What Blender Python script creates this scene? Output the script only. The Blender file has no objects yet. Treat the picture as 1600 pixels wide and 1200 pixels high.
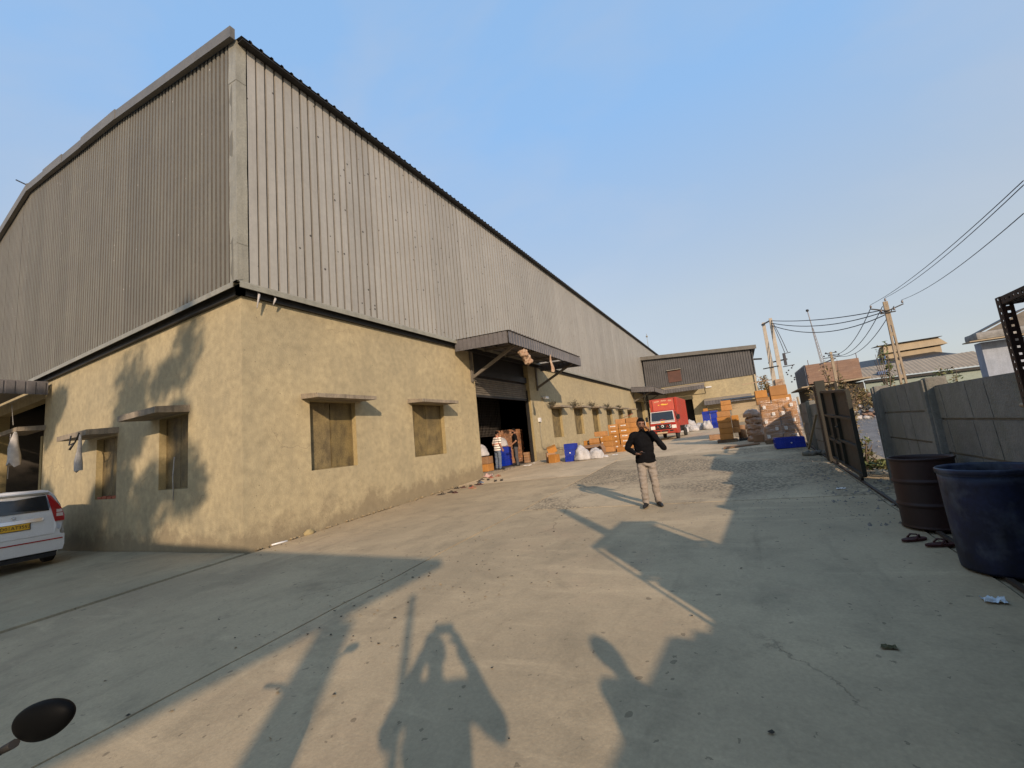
import bpy, bmesh, math, random
from mathutils import Vector, Matrix, noise
rnd = random.Random(7)
sc = bpy.context.scene
C = sc.collection
R = math.radians

# ---------------------------------------------------------------- camera, sky, sun, exposure
cd = bpy.data.cameras.new('camera')
cam = bpy.data.objects.new('camera', cd)
C.objects.link(cam)
sc.camera = cam
cd.sensor_width = 36.0
cd.lens = 14.58
cd.clip_start = 0.02
cd.clip_end = 2000
CAM = Vector((0, 0, 1.84))
cx = Vector((0.87036331, 0.4823554, -0.09899987))
cy = Vector((0.15201034, -0.0719689, 0.98575521))
cz = -Vector((-0.46835943, 0.87301417, 0.1359621))
m = Matrix((cx, cy, cz)).transposed().to_4x4()
m.translation = CAM
cam.matrix_world = m

SUN_EL, SUN_AZ = 21.2, 140.2          # azimuth measured from +Y towards +X
w = bpy.data.worlds.new('World')
sc.world = w
w.use_nodes = True
nt = w.node_tree
bg = nt.nodes['Background']
sky = nt.nodes.new('ShaderNodeTexSky')
sky.sky_type = 'NISHITA'
sky.sun_disc = False
sky.sun_elevation = R(SUN_EL)
sky.sun_rotation = R(SUN_AZ)
sky.air_density = 1.0
sky.dust_density = 1.2
sky.ozone_density = 1.6
# hazy air: the clear sky is mixed with a pale veil that whitens towards the horizon, the same all round
sep = nt.nodes.new('ShaderNodeSeparateXYZ'); absn = nt.nodes.new('ShaderNodeMath'); absn.operation = 'ABSOLUTE'
ramp = nt.nodes.new('ShaderNodeValToRGB'); veil = nt.nodes.new('ShaderNodeMix'); veil.data_type = 'RGBA'; veil.inputs[0].default_value = .80
sca = nt.nodes.new('ShaderNodeVectorMath'); sca.operation = 'SCALE'; sca.inputs['Scale'].default_value = 4.0
tcw = nt.nodes.new('ShaderNodeTexCoord')
nt.links.new(tcw.outputs['Generated'], sep.inputs[0]); nt.links.new(sep.outputs[2], absn.inputs[0]); nt.links.new(absn.outputs[0], ramp.inputs[0])
el_ = ramp.color_ramp.elements
el_[0].position = 0.0; el_[0].color = (.475, .45, .455, 1); el_[1].position = .62; el_[1].color = (.315, .55, .90, 1)
q_ = el_.new(.26); q_.color = (.50, .545, .585, 1)
cmap = nt.nodes.new('ShaderNodeMapping'); cmap.inputs['Scale'].default_value = (.9, 2.4, 2.6); cmap.inputs['Rotation'].default_value = (.2, .3, .75)
cno = nt.nodes.new('ShaderNodeTexNoise'); cno.inputs['Scale'].default_value = 1.15; cno.inputs['Detail'].default_value = 5; cno.inputs['Roughness'].default_value = .55; cno.inputs['Distortion'].default_value = .4
cmr = nt.nodes.new('ShaderNodeMapRange'); cmr.inputs['From Min'].default_value = .46; cmr.inputs['From Max'].default_value = .78; cmr.inputs['To Max'].default_value = .5
cir = nt.nodes.new('ShaderNodeMix'); cir.data_type = 'RGBA'; cir.inputs[7].default_value = (.60, .62, .66, 1)
nt.links.new(tcw.outputs['Generated'], cmap.inputs[0]); nt.links.new(cmap.outputs[0], cno.inputs['Vector']); nt.links.new(cno.outputs[0], cmr.inputs[0]); nt.links.new(cmr.outputs[0], cir.inputs[0]); nt.links.new(ramp.outputs[0], cir.inputs[6])
nt.links.new(cir.outputs[2], sca.inputs[0]); nt.links.new(sky.outputs[0], veil.inputs[6]); nt.links.new(sca.outputs[0], veil.inputs[7]); nt.links.new(veil.outputs[2], bg.inputs['Color'])
bg.inputs['Strength'].default_value = 0.15
sl = bpy.data.lights.new('sun', 'SUN')
sl.energy = 3.0
sl.angle = R(0.7)
sl.color = (1.0, 0.78, 0.58)
sun = bpy.data.objects.new('sun', sl)
C.objects.link(sun)
sdir = Vector((math.sin(R(SUN_AZ)) * math.cos(R(SUN_EL)), math.cos(R(SUN_AZ)) * math.cos(R(SUN_EL)), math.sin(R(SUN_EL))))
sun.rotation_euler = sdir.to_track_quat('Z', 'Y').to_euler()
sun.location = sdir * 60
sc.view_settings.view_transform = 'Standard'
sc.view_settings.look = 'None'
sc.view_settings.exposure = 0.75
sc.view_settings.gamma = 1.0

# ---------------------------------------------------------------- helpers
A_, B_, H1, H2 = 9.863, 5.325, 6.126, 12.76

def gz(x, y):
    xx = min(max(x, -60), 8)
    yy = min(max(y, -30), 20)
    return 0.0310828 * (xx + A_) + 0.045204 * (yy - B_) + 0.011 * min(max(y - 20, 0), 32)

class MB:
    def __init__(s): s.v = []; s.f = []; s.mi = []; s.sm = []
    def poly(s, pts, mi=0, sm=False):
        i = len(s.v); s.v += [tuple(p) for p in pts]; s.f.append(tuple(range(i, i + len(pts)))); s.mi.append(mi); s.sm.append(sm)
    def faces(s, vs, fs, mi=0, sm=False):
        i = len(s.v); s.v += [tuple(p) for p in vs]
        for f in fs: s.f.append(tuple(i + k for k in f)); s.mi.append(mi); s.sm.append(sm)
    def hexa(s, p, mi=0):      # p: 8 points, bottom ring then top ring
        s.faces(p, [(3, 2, 1, 0), (4, 5, 6, 7), (0, 1, 5, 4), (1, 2, 6, 5), (2, 3, 7, 6), (3, 0, 4, 7)], mi)
    def box(s, x0, x1, y0, y1, z0, z1, mi=0):
        s.hexa([(x0, y0, z0), (x1, y0, z0), (x1, y1, z0), (x0, y1, z0), (x0, y0, z1), (x1, y0, z1), (x1, y1, z1), (x0, y1, z1)], mi)
    def cbox(s, x0, x1, y0, y1, z0, z1, c=0.01, mi=0):   # box with chamfered edges
        bm = bmesh.new(); bmesh.ops.create_cube(bm, size=1)
        for v in bm.verts:
            v.co = Vector(((x0 + x1) / 2 + v.co.x * (x1 - x0), (y0 + y1) / 2 + v.co.y * (y1 - y0), (z0 + z1) / 2 + v.co.z * (z1 - z0)))
        bmesh.ops.bevel(bm, geom=bm.edges[:], offset=c, segments=2, affect='EDGES', profile=0.7)
        s.addbm(bm, mi)
    def addbm(s, bm, mi=0, sm=False):
        bm.verts.index_update()
        s.faces([v.co[:] for v in bm.verts], [[v.index for v in f.verts] for f in bm.faces], mi, sm); bm.free()
    def bar(s, p, q, wd, h=None, mi=0):     # rectangular bar from p to q
        p, q = Vector(p), Vector(q); d = (q - p).normalized(); h = h or wd
        up = Vector((0, 0, 1)) if abs(d.z) < .95 else Vector((0, 1, 0))
        u = d.cross(up).normalized() * wd / 2; n = u.cross(d).normalized() * h / 2
        s.hexa([p - u - n, p + u - n, q + u - n, q - u - n, p - u + n, p + u + n, q + u + n, q - u + n], mi)
    def tube(s, pts, r, n=8, mi=0, sm=True):
        pts = [Vector(p) for p in pts]; rs = r if isinstance(r, (list, tuple)) else [r] * len(pts)
        base = len(s.v); a = None
        for i, p in enumerate(pts):
            d = (pts[min(i + 1, len(pts) - 1)] - pts[max(i - 1, 0)]).normalized()
            if a is None: a = d.orthogonal().normalized()
            else: a = (a - d * a.dot(d)).normalized()
            b = d.cross(a)
            for k in range(n):
                t = 2 * math.pi * k / n; s.v.append(tuple(p + (a * math.cos(t) + b * math.sin(t)) * rs[i]))
        for i in range(len(pts) - 1):
            for k in range(n):
                s.f.append((base + i * n + k, base + i * n + (k + 1) % n, base + (i + 1) * n + (k + 1) % n, base + (i + 1) * n + k)); s.mi.append(mi); s.sm.append(sm)
        for ring in (list(range(n))[::-1], [(len(pts) - 1) * n + k for k in range(n)]):
            s.f.append(tuple(base + k for k in ring)); s.mi.append(mi); s.sm.append(False)
    def lathe(s, prof, c=(0, 0, 0), n=24, mi=0, sm=True, jit=0):
        base = len(s.v)
        for (r, z) in prof:
            for k in range(n):
                t = 2 * math.pi * k / n; rr = r
                if jit: rr = r + jit * noise.noise(Vector((math.cos(t) * 2.1, math.sin(t) * 2.1, z * 3.1)))
                s.v.append((c[0] + rr * math.cos(t), c[1] + rr * math.sin(t), c[2] + z))
        for i in range(len(prof) - 1):
            for k in range(n):
                s.f.append((base + i * n + k, base + i * n + (k + 1) % n, base + (i + 1) * n + (k + 1) % n, base + (i + 1) * n + k)); s.mi.append(mi); s.sm.append(sm)
    def ball(s, c, r, mi=0, sub=2, sc_=(1, 1, 1), jit=0, seed=0):
        bm = bmesh.new(); bmesh.ops.create_icosphere(bm, subdivisions=sub, radius=1)
        for v in bm.verts:
            k = 1 + (jit * noise.noise(v.co * 1.7 + Vector((seed, seed * 2.3, 0))) if jit else 0)
            v.co = Vector((c[0] + v.co.x * r * sc_[0] * k, c[1] + v.co.y * r * sc_[1] * k, c[2] + v.co.z * r * sc_[2] * k))
        s.addbm(bm, mi, True)
    def mesh(s, name, mats):
        me = bpy.data.meshes.new(name); me.from_pydata(s.v, [], s.f)
        for m_ in (mats if isinstance(mats, (list, tuple)) else [mats]): me.materials.append(m_)
        me.polygons.foreach_set('material_index', s.mi); me.polygons.foreach_set('use_smooth', s.sm); me.update()
        return me
    def build(s, name, mats, parent=None, world=False, loc=None):
        if world and parent:
            o = wl(parent); s.v = [(p[0] - o.x, p[1] - o.y, p[2] - o.z) for p in s.v]
        return link(name, s.mesh(name, mats), parent, loc)

def wl(o):
    p = Vector((0, 0, 0))
    while o: p += Vector(o.location); o = o.parent
    return p
def link(name, data, parent=None, loc=None, rot=None):
    o = bpy.data.objects.new(name, data); C.objects.link(o)
    if parent: o.parent = parent
    if loc is not None: o.location = loc
    if rot is not None: o.rotation_euler = rot
    return o
def tag(o, label, cat, group=None):
    o['label'] = label; o['category'] = cat
    if group: o['group'] = group
    return o
def thing(name, label, cat, loc=(0, 0, 0), rz=0, group=None):
    o = link(name, None, None, loc, (0, 0, rz)); o.empty_display_size = .2
    return tag(o, label, cat, group)
def struct(o): o['kind'] = 'structure'; return o
def stuff(o): o['kind'] = 'stuff'; return o
def copy_tree(o, parent=None, loc=None, rz=None, label=None):
    c = o.copy(); C.objects.link(c)
    if parent is not None: c.parent = parent
    if loc is not None: c.location = loc
    if rz is not None: c.rotation_euler = (0, 0, rz)
    if label: c['label'] = label
    for ch in list(o.children): copy_tree(ch, c)
    return c

# ---------------------------------------------------------------- materials
MATS = {}
def mat(name, col, col2=None, scale=1.5, rough=.8, bump=0.0, bscale=40, coord='pos', streak=None, stamt=.5, stscale=(7, 7, .45), fine=.18,
        metal=0.0, rand=0.0, spots=None, spscale=9, spsize=.12, spec=.35, detail=6, bdist=.02, splash=None, cracks=None):
    if name in MATS: return MATS[name]
    m_ = bpy.data.materials.new(name); m_.use_nodes = True; MATS[name] = m_
    N, L = m_.node_tree.nodes, m_.node_tree.links; b = N['Principled BSDF']
    b.inputs['Roughness'].default_value = rough; b.inputs['Metallic'].default_value = metal
    b.inputs['Specular IOR Level'].default_value = spec
    if coord == 'pos': src = N.new('ShaderNodeNewGeometry').outputs['Position']
    else: src = N.new('ShaderNodeTexCoord').outputs['Object']
    def noi(sc_, det=detail, rg=.55, vec=None, dist=0):
        n = N.new('ShaderNodeTexNoise'); n.inputs['Scale'].default_value = sc_; n.inputs['Detail'].default_value = det
        n.inputs['Roughness'].default_value = rg; n.inputs['Distortion'].default_value = dist; L.new(vec or src, n.inputs['Vector']); return n.outputs['Fac']
    def ramp(f, a, b_):
        r = N.new('ShaderNodeMapRange'); r.inputs['From Min'].default_value = a; r.inputs['From Max'].default_value = b_; L.new(f, r.inputs['Value']); return r.outputs[0]
    def mix(f, a, b_, bt='MIX'):
        x = N.new('ShaderNodeMix'); x.data_type = 'RGBA'; x.blend_type = bt
        if isinstance(f, float): x.inputs[0].default_value = f
        else: L.new(f, x.inputs[0])
        for i, q in ((6, a), (7, b_)):
            if isinstance(q, tuple): x.inputs[i].default_value = (*q[:3], 1)
            else: L.new(q, x.inputs[i])
        return x.outputs[2]
    def mth(op, a, b_):
        x = N.new('ShaderNodeMath'); x.operation = op
        for i, q in enumerate((a, b_)):
            if isinstance(q, (int, float)): x.inputs[i].default_value = q
            else: L.new(q, x.inputs[i])
        return x.outputs[0]
    col2 = col2 or tuple(c * .75 for c in col)
    c = mix(ramp(noi(scale), .33, .68), col2, col)
    f2 = noi(scale * 11, 5, .65)
    if fine:
        c = mix(1.0, c, mix(ramp(f2, .25, .75), (1 - fine,) * 3, (1 + fine,) * 3), 'MULTIPLY')
    if streak:
        mp = N.new('ShaderNodeMapping'); mp.inputs['Scale'].default_value = stscale; L.new(src, mp.inputs['Vector'])
        st = ramp(noi(1.0, 4, .6, mp.outputs[0]), .48, .75); c = mix(mth('MULTIPLY', st, stamt), c, streak)
    if spots:
        vo = N.new('ShaderNodeTexVoronoi'); vo.inputs['Scale'].default_value = spscale; L.new(src, vo.inputs['Vector'])
        sp = N.new('ShaderNodeMath'); sp.operation = 'LESS_THAN'; L.new(vo.outputs['Distance'], sp.inputs[0]); sp.inputs[1].default_value = spsize
        on = N.new('ShaderNodeMath'); on.operation = 'GREATER_THAN'; on.inputs[1].default_value = .6
        se = N.new('ShaderNodeSeparateColor'); L.new(vo.outputs['Color'], se.inputs[0]); L.new(se.outputs[0], on.inputs[0])
        c = mix(mth('MULTIPLY', sp.outputs[0], on.outputs[0]), c, spots)
    if cracks:
        vo = N.new('ShaderNodeTexVoronoi'); vo.feature = 'DISTANCE_TO_EDGE'; vo.inputs['Scale'].default_value = .33; va = N.new('ShaderNodeMixRGB'); va.blend_type = 'ADD'; va.inputs[0].default_value = .6
        nn = N.new('ShaderNodeTexNoise'); nn.inputs['Scale'].default_value = 2.2; nn.inputs['Detail'].default_value = 8; L.new(src, nn.inputs['Vector']); L.new(src, va.inputs[1]); L.new(nn.outputs['Color'], va.inputs[2]); L.new(va.outputs[0], vo.inputs['Vector'])
        c = mix(mth('MULTIPLY', mth('MULTIPLY', ramp(vo.outputs['Distance'], .004, .0), ramp(noi(.5, 3), .53, .6)), .6), c, cracks)
    if splash:
        sx = N.new('ShaderNodeSeparateXYZ'); L.new(src, sx.inputs[0])
        hh = mth('SUBTRACT', sx.outputs[2], mth('ADD', mth('MULTIPLY', mth('ADD', sx.outputs[0], 9.863), .0310828), mth('MULTIPLY', mth('MINIMUM', mth('SUBTRACT', sx.outputs[1], 5.325), 14.7), .045204)))
        edge = mth('MULTIPLY', mth('SUBTRACT', noi(1.3, 7, .68), .30), splash[1])
        c = mix(mth('MULTIPLY', ramp(mth('SUBTRACT', hh, edge), .22, -.12), splash[2]), c, splash[0])
    if rand:
        oi = N.new('ShaderNodeObjectInfo'); hs = N.new('ShaderNodeHueSaturation')
        L.new(mth('ADD', mth('MULTIPLY', oi.outputs['Random'], 2 * rand), 1 - rand), hs.inputs['Value'])
        r2 = N.new('ShaderNodeMath'); r2.operation = 'FRACT'; L.new(mth('MULTIPLY', oi.outputs['Random'], 7.31), r2.inputs[0])
        L.new(mth('ADD', mth('MULTIPLY', r2.outputs[0], rand * .8), 1 - rand * .4), hs.inputs['Saturation'])
        L.new(c, hs.inputs['Color']); c = hs.outputs[0]
    L.new(c, b.inputs['Base Color'])
    rr = N.new('ShaderNodeMapRange'); rr.inputs['To Min'].default_value = max(.02, rough - .12); rr.inputs['To Max'].default_value = min(1, rough + .12)
    L.new(f2, rr.inputs['Value']); L.new(rr.outputs[0], b.inputs['Roughness'])
    if bump:
        bp = N.new('ShaderNodeBump'); bp.inputs['Strength'].default_value = bump; bp.inputs['Distance'].default_value = bdist
        L.new(noi(bscale, 5, .6), bp.inputs['Height']); L.new(bp.outputs[0], b.inputs['Normal'])
    return m_

def concrete(name, c1, c2, c3, rough_patch=0.0, warm=1.0, cracks=True):
    m_ = bpy.data.materials.new(name); m_.use_nodes = True
    N, L = m_.node_tree.nodes, m_.node_tree.links; b = N['Principled BSDF']; b.inputs['Roughness'].default_value = .86
    b.inputs['Specular IOR Level'].default_value = .3
    P = N.new('ShaderNodeNewGeometry').outputs['Position']
    def nz(s, d=6, r=.6, vec=None, dist=0.0):
        n = N.new('ShaderNodeTexNoise'); n.inputs['Scale'].default_value = s; n.inputs['Detail'].default_value = d; n.inputs['Roughness'].default_value = r
        n.inputs['Distortion'].default_value = dist; L.new(vec or P, n.inputs['Vector']); return n.outputs['Fac']
    def mr(f, a, b_, c=0., d=1.):
        r = N.new('ShaderNodeMapRange'); r.inputs['From Min'].default_value = a; r.inputs['From Max'].default_value = b_
        r.inputs['To Min'].default_value = c; r.inputs['To Max'].default_value = d; L.new(f, r.inputs['Value']); return r.outputs[0]
    def mx(f, a, b_, bt='MIX'):
        x = N.new('ShaderNodeMix'); x.data_type = 'RGBA'; x.blend_type = bt
        if isinstance(f, float): x.inputs[0].default_value = f
        else: L.new(f, x.inputs[0])
        for i, q in ((6, a), (7, b_)):
            if isinstance(q, tuple): x.inputs[i].default_value = (*q[:3], 1)
            else: L.new(q, x.inputs[i])
        return x.outputs[2]
    def mt(op, a, b_):
        x = N.new('ShaderNodeMath'); x.operation = op
        for i, q in enumerate((a, b_)):
            if isinstance(q, (int, float)): x.inputs[i].default_value = q
            else: L.new(q, x.inputs[i])
        return x.outputs[0]
    def mapv(sx, sy, rz=0):
        mp = N.new('ShaderNodeMapping'); mp.inputs['Scale'].default_value = (sx, sy, 1); mp.inputs['Rotation'].default_value = (0, 0, rz); L.new(P, mp.inputs['Vector']); return mp.outputs[0]
    c = mx(mr(nz(.30, 8, .66, None, .6), .40, .62), c2, c1)
    c = mx(mt('MULTIPLY', mr(nz(1.1, 8, .70, None, .25), .5, .68), .6), c, c3)
    c = mx(mt('MULTIPLY', mr(nz(.55, 6, .7, None, .5), .54, .68), .45), c, (.36, .262, .165))      # blown brown dust
    c = mx(mt('MULTIPLY', mr(nz(4.5, 7, .72, None, .4), .56, .74), .5), c, tuple(v * .7 for v in c2))
    c = mx(mt('MULTIPLY', mr(nz(1.0, 5, .62, mapv(.7, 3.2, .35), .5), .56, .74), .4), c, tuple(v * 1.3 for v in c1))      # pale scuffed trowel marks
    c = mx(mt('MULTIPLY', mr(nz(1.0, 5, .62, mapv(2.6, .5, .2), .5), .58, .76), .45), c, tuple(v * .62 for v in c2))       # dark wheel and drag marks
    c = mx(1.0, c, mx(mr(nz(38, 5, .7), .25, .75), (.86,) * 3, (1.14,) * 3), 'MULTIPLY')
    # small dark spots of different size
    for s_, th, am, k in ((5.5, .17, .5, .66), (2.1, .07, .45, .74), (15, .24, .5, .70)):
        vo = N.new('ShaderNodeTexVoronoi'); vo.inputs['Scale'].default_value = s_; vo.inputs['Randomness'].default_value = 1
        vv = N.new('ShaderNodeMixRGB'); vv.inputs[0].default_value = .07; L.new(P, vv.inputs[1])
        nn = N.new('ShaderNodeTexNoise'); nn.inputs['Scale'].default_value = s_ * 2; L.new(P, nn.inputs['Vector']); L.new(nn.outputs['Color'], vv.inputs[2]); L.new(vv.outputs[0], vo.inputs['Vector'])
        se = N.new('ShaderNodeSeparateColor'); L.new(vo.outputs['Color'], se.inputs[0])
        th_ = mt('MULTIPLY', se.outputs[1], th)
        on = mt('MULTIPLY', mt('LESS_THAN', vo.outputs['Distance'], th_), mt('GREATER_THAN', se.outputs[0], k))
        c = mx(mt('MULTIPLY', on, am), c, tuple(v * .25 for v in c2))
    c = mx(mt('MULTIPLY', mr(nz(.8, 6, .62, None, .3), .63, .74), .45), c, tuple(v * .45 for v in c2))      # old oil stains
    h = mt('ADD', mt('MULTIPLY', nz(60, 4, .6), .35), mt('MULTIPLY', nz(5, 5, .6), .8))
    if cracks:
        vo = N.new('ShaderNodeTexVoronoi'); vo.feature = 'DISTANCE_TO_EDGE'; vo.inputs['Scale'].default_value = .21
        vv = N.new('ShaderNodeMixRGB'); vv.blend_type = 'ADD'; vv.inputs[0].default_value = .55; L.new(P, vv.inputs[1])
        nn = N.new('ShaderNodeTexNoise'); nn.inputs['Scale'].default_value = 1.7; nn.inputs['Detail'].default_value = 8; nn.inputs['Roughness'].default_value = .65
        L.new(P, nn.inputs['Vector']); L.new(nn.outputs['Color'], vv.inputs[2]); L.new(vv.outputs[0], vo.inputs['Vector'])
        ck = mt('MULTIPLY', mr(vo.outputs['Distance'], .0, .0022, 1, 0), mr(nz(.41, 3), .55, .62))
        c = mx(mt('MULTIPLY', ck, .75), c, tuple(v * .22 for v in c2)); h = mt('SUBTRACT', h, mt('MULTIPLY', ck, .8))
    if rough_patch:
        vo = N.new('ShaderNodeTexVoronoi'); vo.inputs['Scale'].default_value = 16; L.new(P, vo.inputs['Vector'])
        ms = mr(nz(.5, 4), .42, .55)
        c = mx(mt('MULTIPLY', mt('MULTIPLY', mr(vo.outputs['Distance'], .35, .6), ms), .75), c, tuple(v * .35 for v in c2))
        h = mt('ADD', h, mt('MULTIPLY', mt('MULTIPLY', mr(vo.outputs['Distance'], .2, .6, 1, 0), ms), rough_patch))
    L.new(c, b.inputs['Base Color'])
    bp = N.new('ShaderNodeBump'); bp.inputs['Strength'].default_value = .55; bp.inputs['Distance'].default_value = .012
    L.new(h, bp.inputs['Height']); L.new(bp.outputs[0], b.inputs['Normal'])
    return m_

def rgb(r, g, b): return (r, g, b)
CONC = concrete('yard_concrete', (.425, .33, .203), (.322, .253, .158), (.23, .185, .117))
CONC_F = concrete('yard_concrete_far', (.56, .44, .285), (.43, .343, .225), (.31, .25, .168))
CONC_L = concrete('yard_concrete_old', (.365, .30, .19), (.29, .24, .153), (.225, .187, .12))
CONC_R = concrete('yard_concrete_rough', (.455, .357, .225), (.355, .282, .18), (.27, .218, .14), rough_patch=.8)
EARTH = mat('earth', (.21, .155, .10), (.135, .10, .072), scale=.6, rough=.95, bump=.8, bscale=14, spots=(.38, .36, .33), spscale=7, spsize=.16)
GRAVEL = mat('gravel_road', (.19, .186, .182), (.13, .127, .124), scale=.8, rough=.95, bump=1.0, bscale=25, spots=(.42, .41, .39), spscale=11, spsize=.2)
PLASTER = mat('plaster', (.375, .312, .187), (.31, .264, .165), scale=.5, rough=.92, bump=.65, bscale=34, bdist=.014, streak=(.235, .205, .135), stamt=.5, stscale=(1.5, 1.5, .45), fine=.22, spots=(.15, .12, .075), spscale=5.5, spsize=.06, splash=((.17, .135, .085), 2.2, .65), cracks=(.16, .125, .08), detail=9)
PLASTER_D = mat('plaster_reveal', (0.330, 0.259, 0.128), (0.264, 0.213, 0.109), scale=1.2, rough=.92, bump=.4, bscale=26)
HOOD = mat('hood_concrete', (.29, .24, .175), (.19, .16, .12), scale=3, rough=.92, bump=.6, bscale=30, streak=(.10, .085, .065), stamt=.8, stscale=(9, 9, 1.2))
SHUT = mat('shutter_board', (.205, .155, .068), (.115, .088, .042), scale=2.6, rough=.65, bump=.4, bscale=40, streak=(.05, .038, .022), stamt=.75, stscale=(4, 4, 1.8), rand=.15, fine=.35, detail=10)
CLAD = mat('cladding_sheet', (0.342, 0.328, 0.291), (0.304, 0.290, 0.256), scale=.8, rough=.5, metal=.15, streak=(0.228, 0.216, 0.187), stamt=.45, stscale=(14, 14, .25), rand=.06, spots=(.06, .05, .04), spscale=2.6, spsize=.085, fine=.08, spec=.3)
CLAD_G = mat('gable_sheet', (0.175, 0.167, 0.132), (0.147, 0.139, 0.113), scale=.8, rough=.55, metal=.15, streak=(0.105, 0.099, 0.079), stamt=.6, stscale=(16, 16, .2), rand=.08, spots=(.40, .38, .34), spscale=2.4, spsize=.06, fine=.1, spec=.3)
CLAD_N = mat('groove_shade', (.195, .182, .158), (.15, .14, .122), scale=1.2, rough=.7, rand=.12)  # groove faces darker: the shade lines between ribs are put into the colour
CLAD_H = mat('gable_groove_shade', (.105, .096, .082), (.085, .078, .067), scale=1.2, rough=.7, rand=.12)  # same for the gable: groove shade painted as a darker colour
FLASH = mat('flashing_sheet', (0.299, 0.285, 0.227), (0.239, 0.228, 0.182), scale=2.2, rough=.45, metal=.2, streak=(0.167, 0.156, 0.119), stamt=.5, stscale=(6, 6, .6), rand=.06, bump=.25, bscale=5, bdist=.05)
BARGE = mat('barge_sheet', (.165, .155, .135), (.125, .117, .10), scale=1.5, rough=.5, metal=.2, streak=(.14, .125, .105), stamt=.7, stscale=(12, 12, .6), rand=.08)
DARKM = mat('dark_metal', (.035, .034, .033), (.022, .021, .02), scale=2, rough=.5, metal=.3)
CLAD_D = mat('annex_sheet', (.10, .097, .095), (.08, .077, .075), scale=1.2, rough=.55, metal=.15, rand=.07, streak=(.06,.057,.055), stamt=.5, stscale=(10, 10, .3))
FASC = mat('canopy_sheet', (.14, .133, .135), (.105, .10, .102), scale=2, rough=.5, metal=.2, rand=.1, streak=(.10, .09, .085), stamt=.6, stscale=(9, 9, .8))
UNDER = mat('canopy_frame', (.16, .14, .115), (.10, .09, .075), scale=3, rough=.6)
ROLL = mat('roller_slat', (.16, .14, .115), (.11, .10, .08), scale=2, rough=.5, metal=.3, streak=(.28, .24, .19), stamt=.5, stscale=(1.2, 4, 6), rand=.06)
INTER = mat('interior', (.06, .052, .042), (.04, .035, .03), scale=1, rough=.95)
CARTON = mat('carton_board', (.40, .19, .056), (.31, .145, .042), scale=4, rough=.8, coord='obj', rand=.16, fine=.12, bump=.3, bscale=25, streak=(.24, .12, .045), stamt=.4, stscale=(9, 9, 2))
CARTON_P = mat('carton_board_old', (.29, .17, .09), (.23, .13, .07), scale=5, rough=.85, coord='obj', rand=.14, fine=.08, bump=.3, bscale=20)
TAPE = mat('parcel_tape', (.45, .20, .045), rough=.3, coord='obj', fine=.04)
PAPERL = mat('paper_label', (.75, .73, .70), (.66, .64, .6), scale=9, rough=.7, coord='obj', fine=.05)
PRINT = mat('print_ink', (.06, .05, .05), rough=.7, fine=0)
BLUE = mat('blue_plastic', (.012, .035, .33), (.01, .028, .26), scale=3, rough=.42, coord='obj', rand=.1, spec=.4)
WHITESACK = mat('white_sack', (0.429, 0.413, 0.406), (0.335, 0.328, 0.328), scale=4, rough=.75, coord='obj', bump=.6, bscale=12, bdist=.05, rand=.05)
PALLET = mat('pallet_wood', (.16, .11, .065), (.09, .06, .04), scale=5, rough=.9, coord='obj')
BLACKP = mat('black_plastic', (.016, .016, .017), (.011, .011, .012), scale=4, rough=.55, coord='obj')
RUBBER = mat('rubber', (.02, .02, .021), (.03, .028, .026), scale=5, rough=.85, coord='obj')
RED = mat('truck_red', (0.357, 0.036, 0.017), (0.315, 0.032, 0.017), scale=2.5, rough=.45, coord='obj', fine=.1, spec=.4, streak=(.20, .10, .07), stamt=.45, stscale=(5, 5, .9))
GLASS_D = mat('dark_glass', (.018, .022, .026), (.014, .017, .02), scale=2, rough=.06, coord='obj', spec=.8, fine=0)
CHROME = mat('chrome', (.65, .65, .66), rough=.18, metal=1.0, coord='obj', fine=.05)
WHITEP = mat('white_paint', (.62, .62, .61), (.58, .58, .57), scale=3, rough=.25, coord='obj', fine=.02, spec=.5)
REDL = mat('red_lens', (.35, .012, .015), rough=.15, coord='obj', spec=.6, fine=0)
YELL = mat('yellow_plate', (.75, .42, .02), rough=.4, coord='obj', fine=.03)
PRECAST = mat('precast_panel', (.21, .198, .172), (.15, .142, .124), scale=1.1, rough=.93, bump=.5, bscale=35, streak=(0.127, 0.127, 0.081), stamt=.6, stscale=(3, 3, .7), rand=.09)
POST_C = mat('precast_post', (.20, .19, .165), (.14, .133, .115), scale=1.5, rough=.93, bump=.5, bscale=30, streak=(0.115, 0.115, 0.071), stamt=.6, stscale=(5, 5, .6), rand=.08)
GATE = mat('gate_paint', (0.022, 0.022, 0.015), (0.016, 0.016, 0.011), scale=2.5, rough=.6, streak=(.06,.04,.025), stamt=.5, stscale=(2.880, 2.976, 0.255), rand=.06)
DRUMR = mat('drum_maroon', (.03, .010, .009), (.018, .008, .007), scale=3, rough=.55, coord='obj', streak=(.045,.024,.018), stamt=.5, stscale=(5, 5, 1.2), spec=.4)
DRUMB = mat('drum_blue', (.009, .015, .05), (.005, .0065, .015), scale=3.2, rough=.5, coord='obj', streak=(.09, .105, .13), stamt=.65, stscale=(5, 5, 4), spec=.35, fine=.4, detail=12)
POLEC = mat('pole_concrete', (.33, .265, .185), (.25, .20, .14), scale=2, rough=.9, streak=(.26, .20, .14), stamt=.5, stscale=(9, 9, .6))
LEAF = mat('leaf_dry', (.115, .105, .04), (.16, .115, .055), scale=2, rough=.75, fine=.3)
LEAFG = mat('leaf_green', (.07, .11, .03), (.12, .13, .045), scale=3, rough=.7, fine=.3)
BARK = mat('bark', (.12, .09, .065), rough=.95)
BRICKW = mat('brick_far', (.23, .145, .10), (.185, .12, .09), scale=1.5, rough=.95, streak=(.40, .30, .23), stamt=.4, stscale=(.6, .6, 8))
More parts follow.
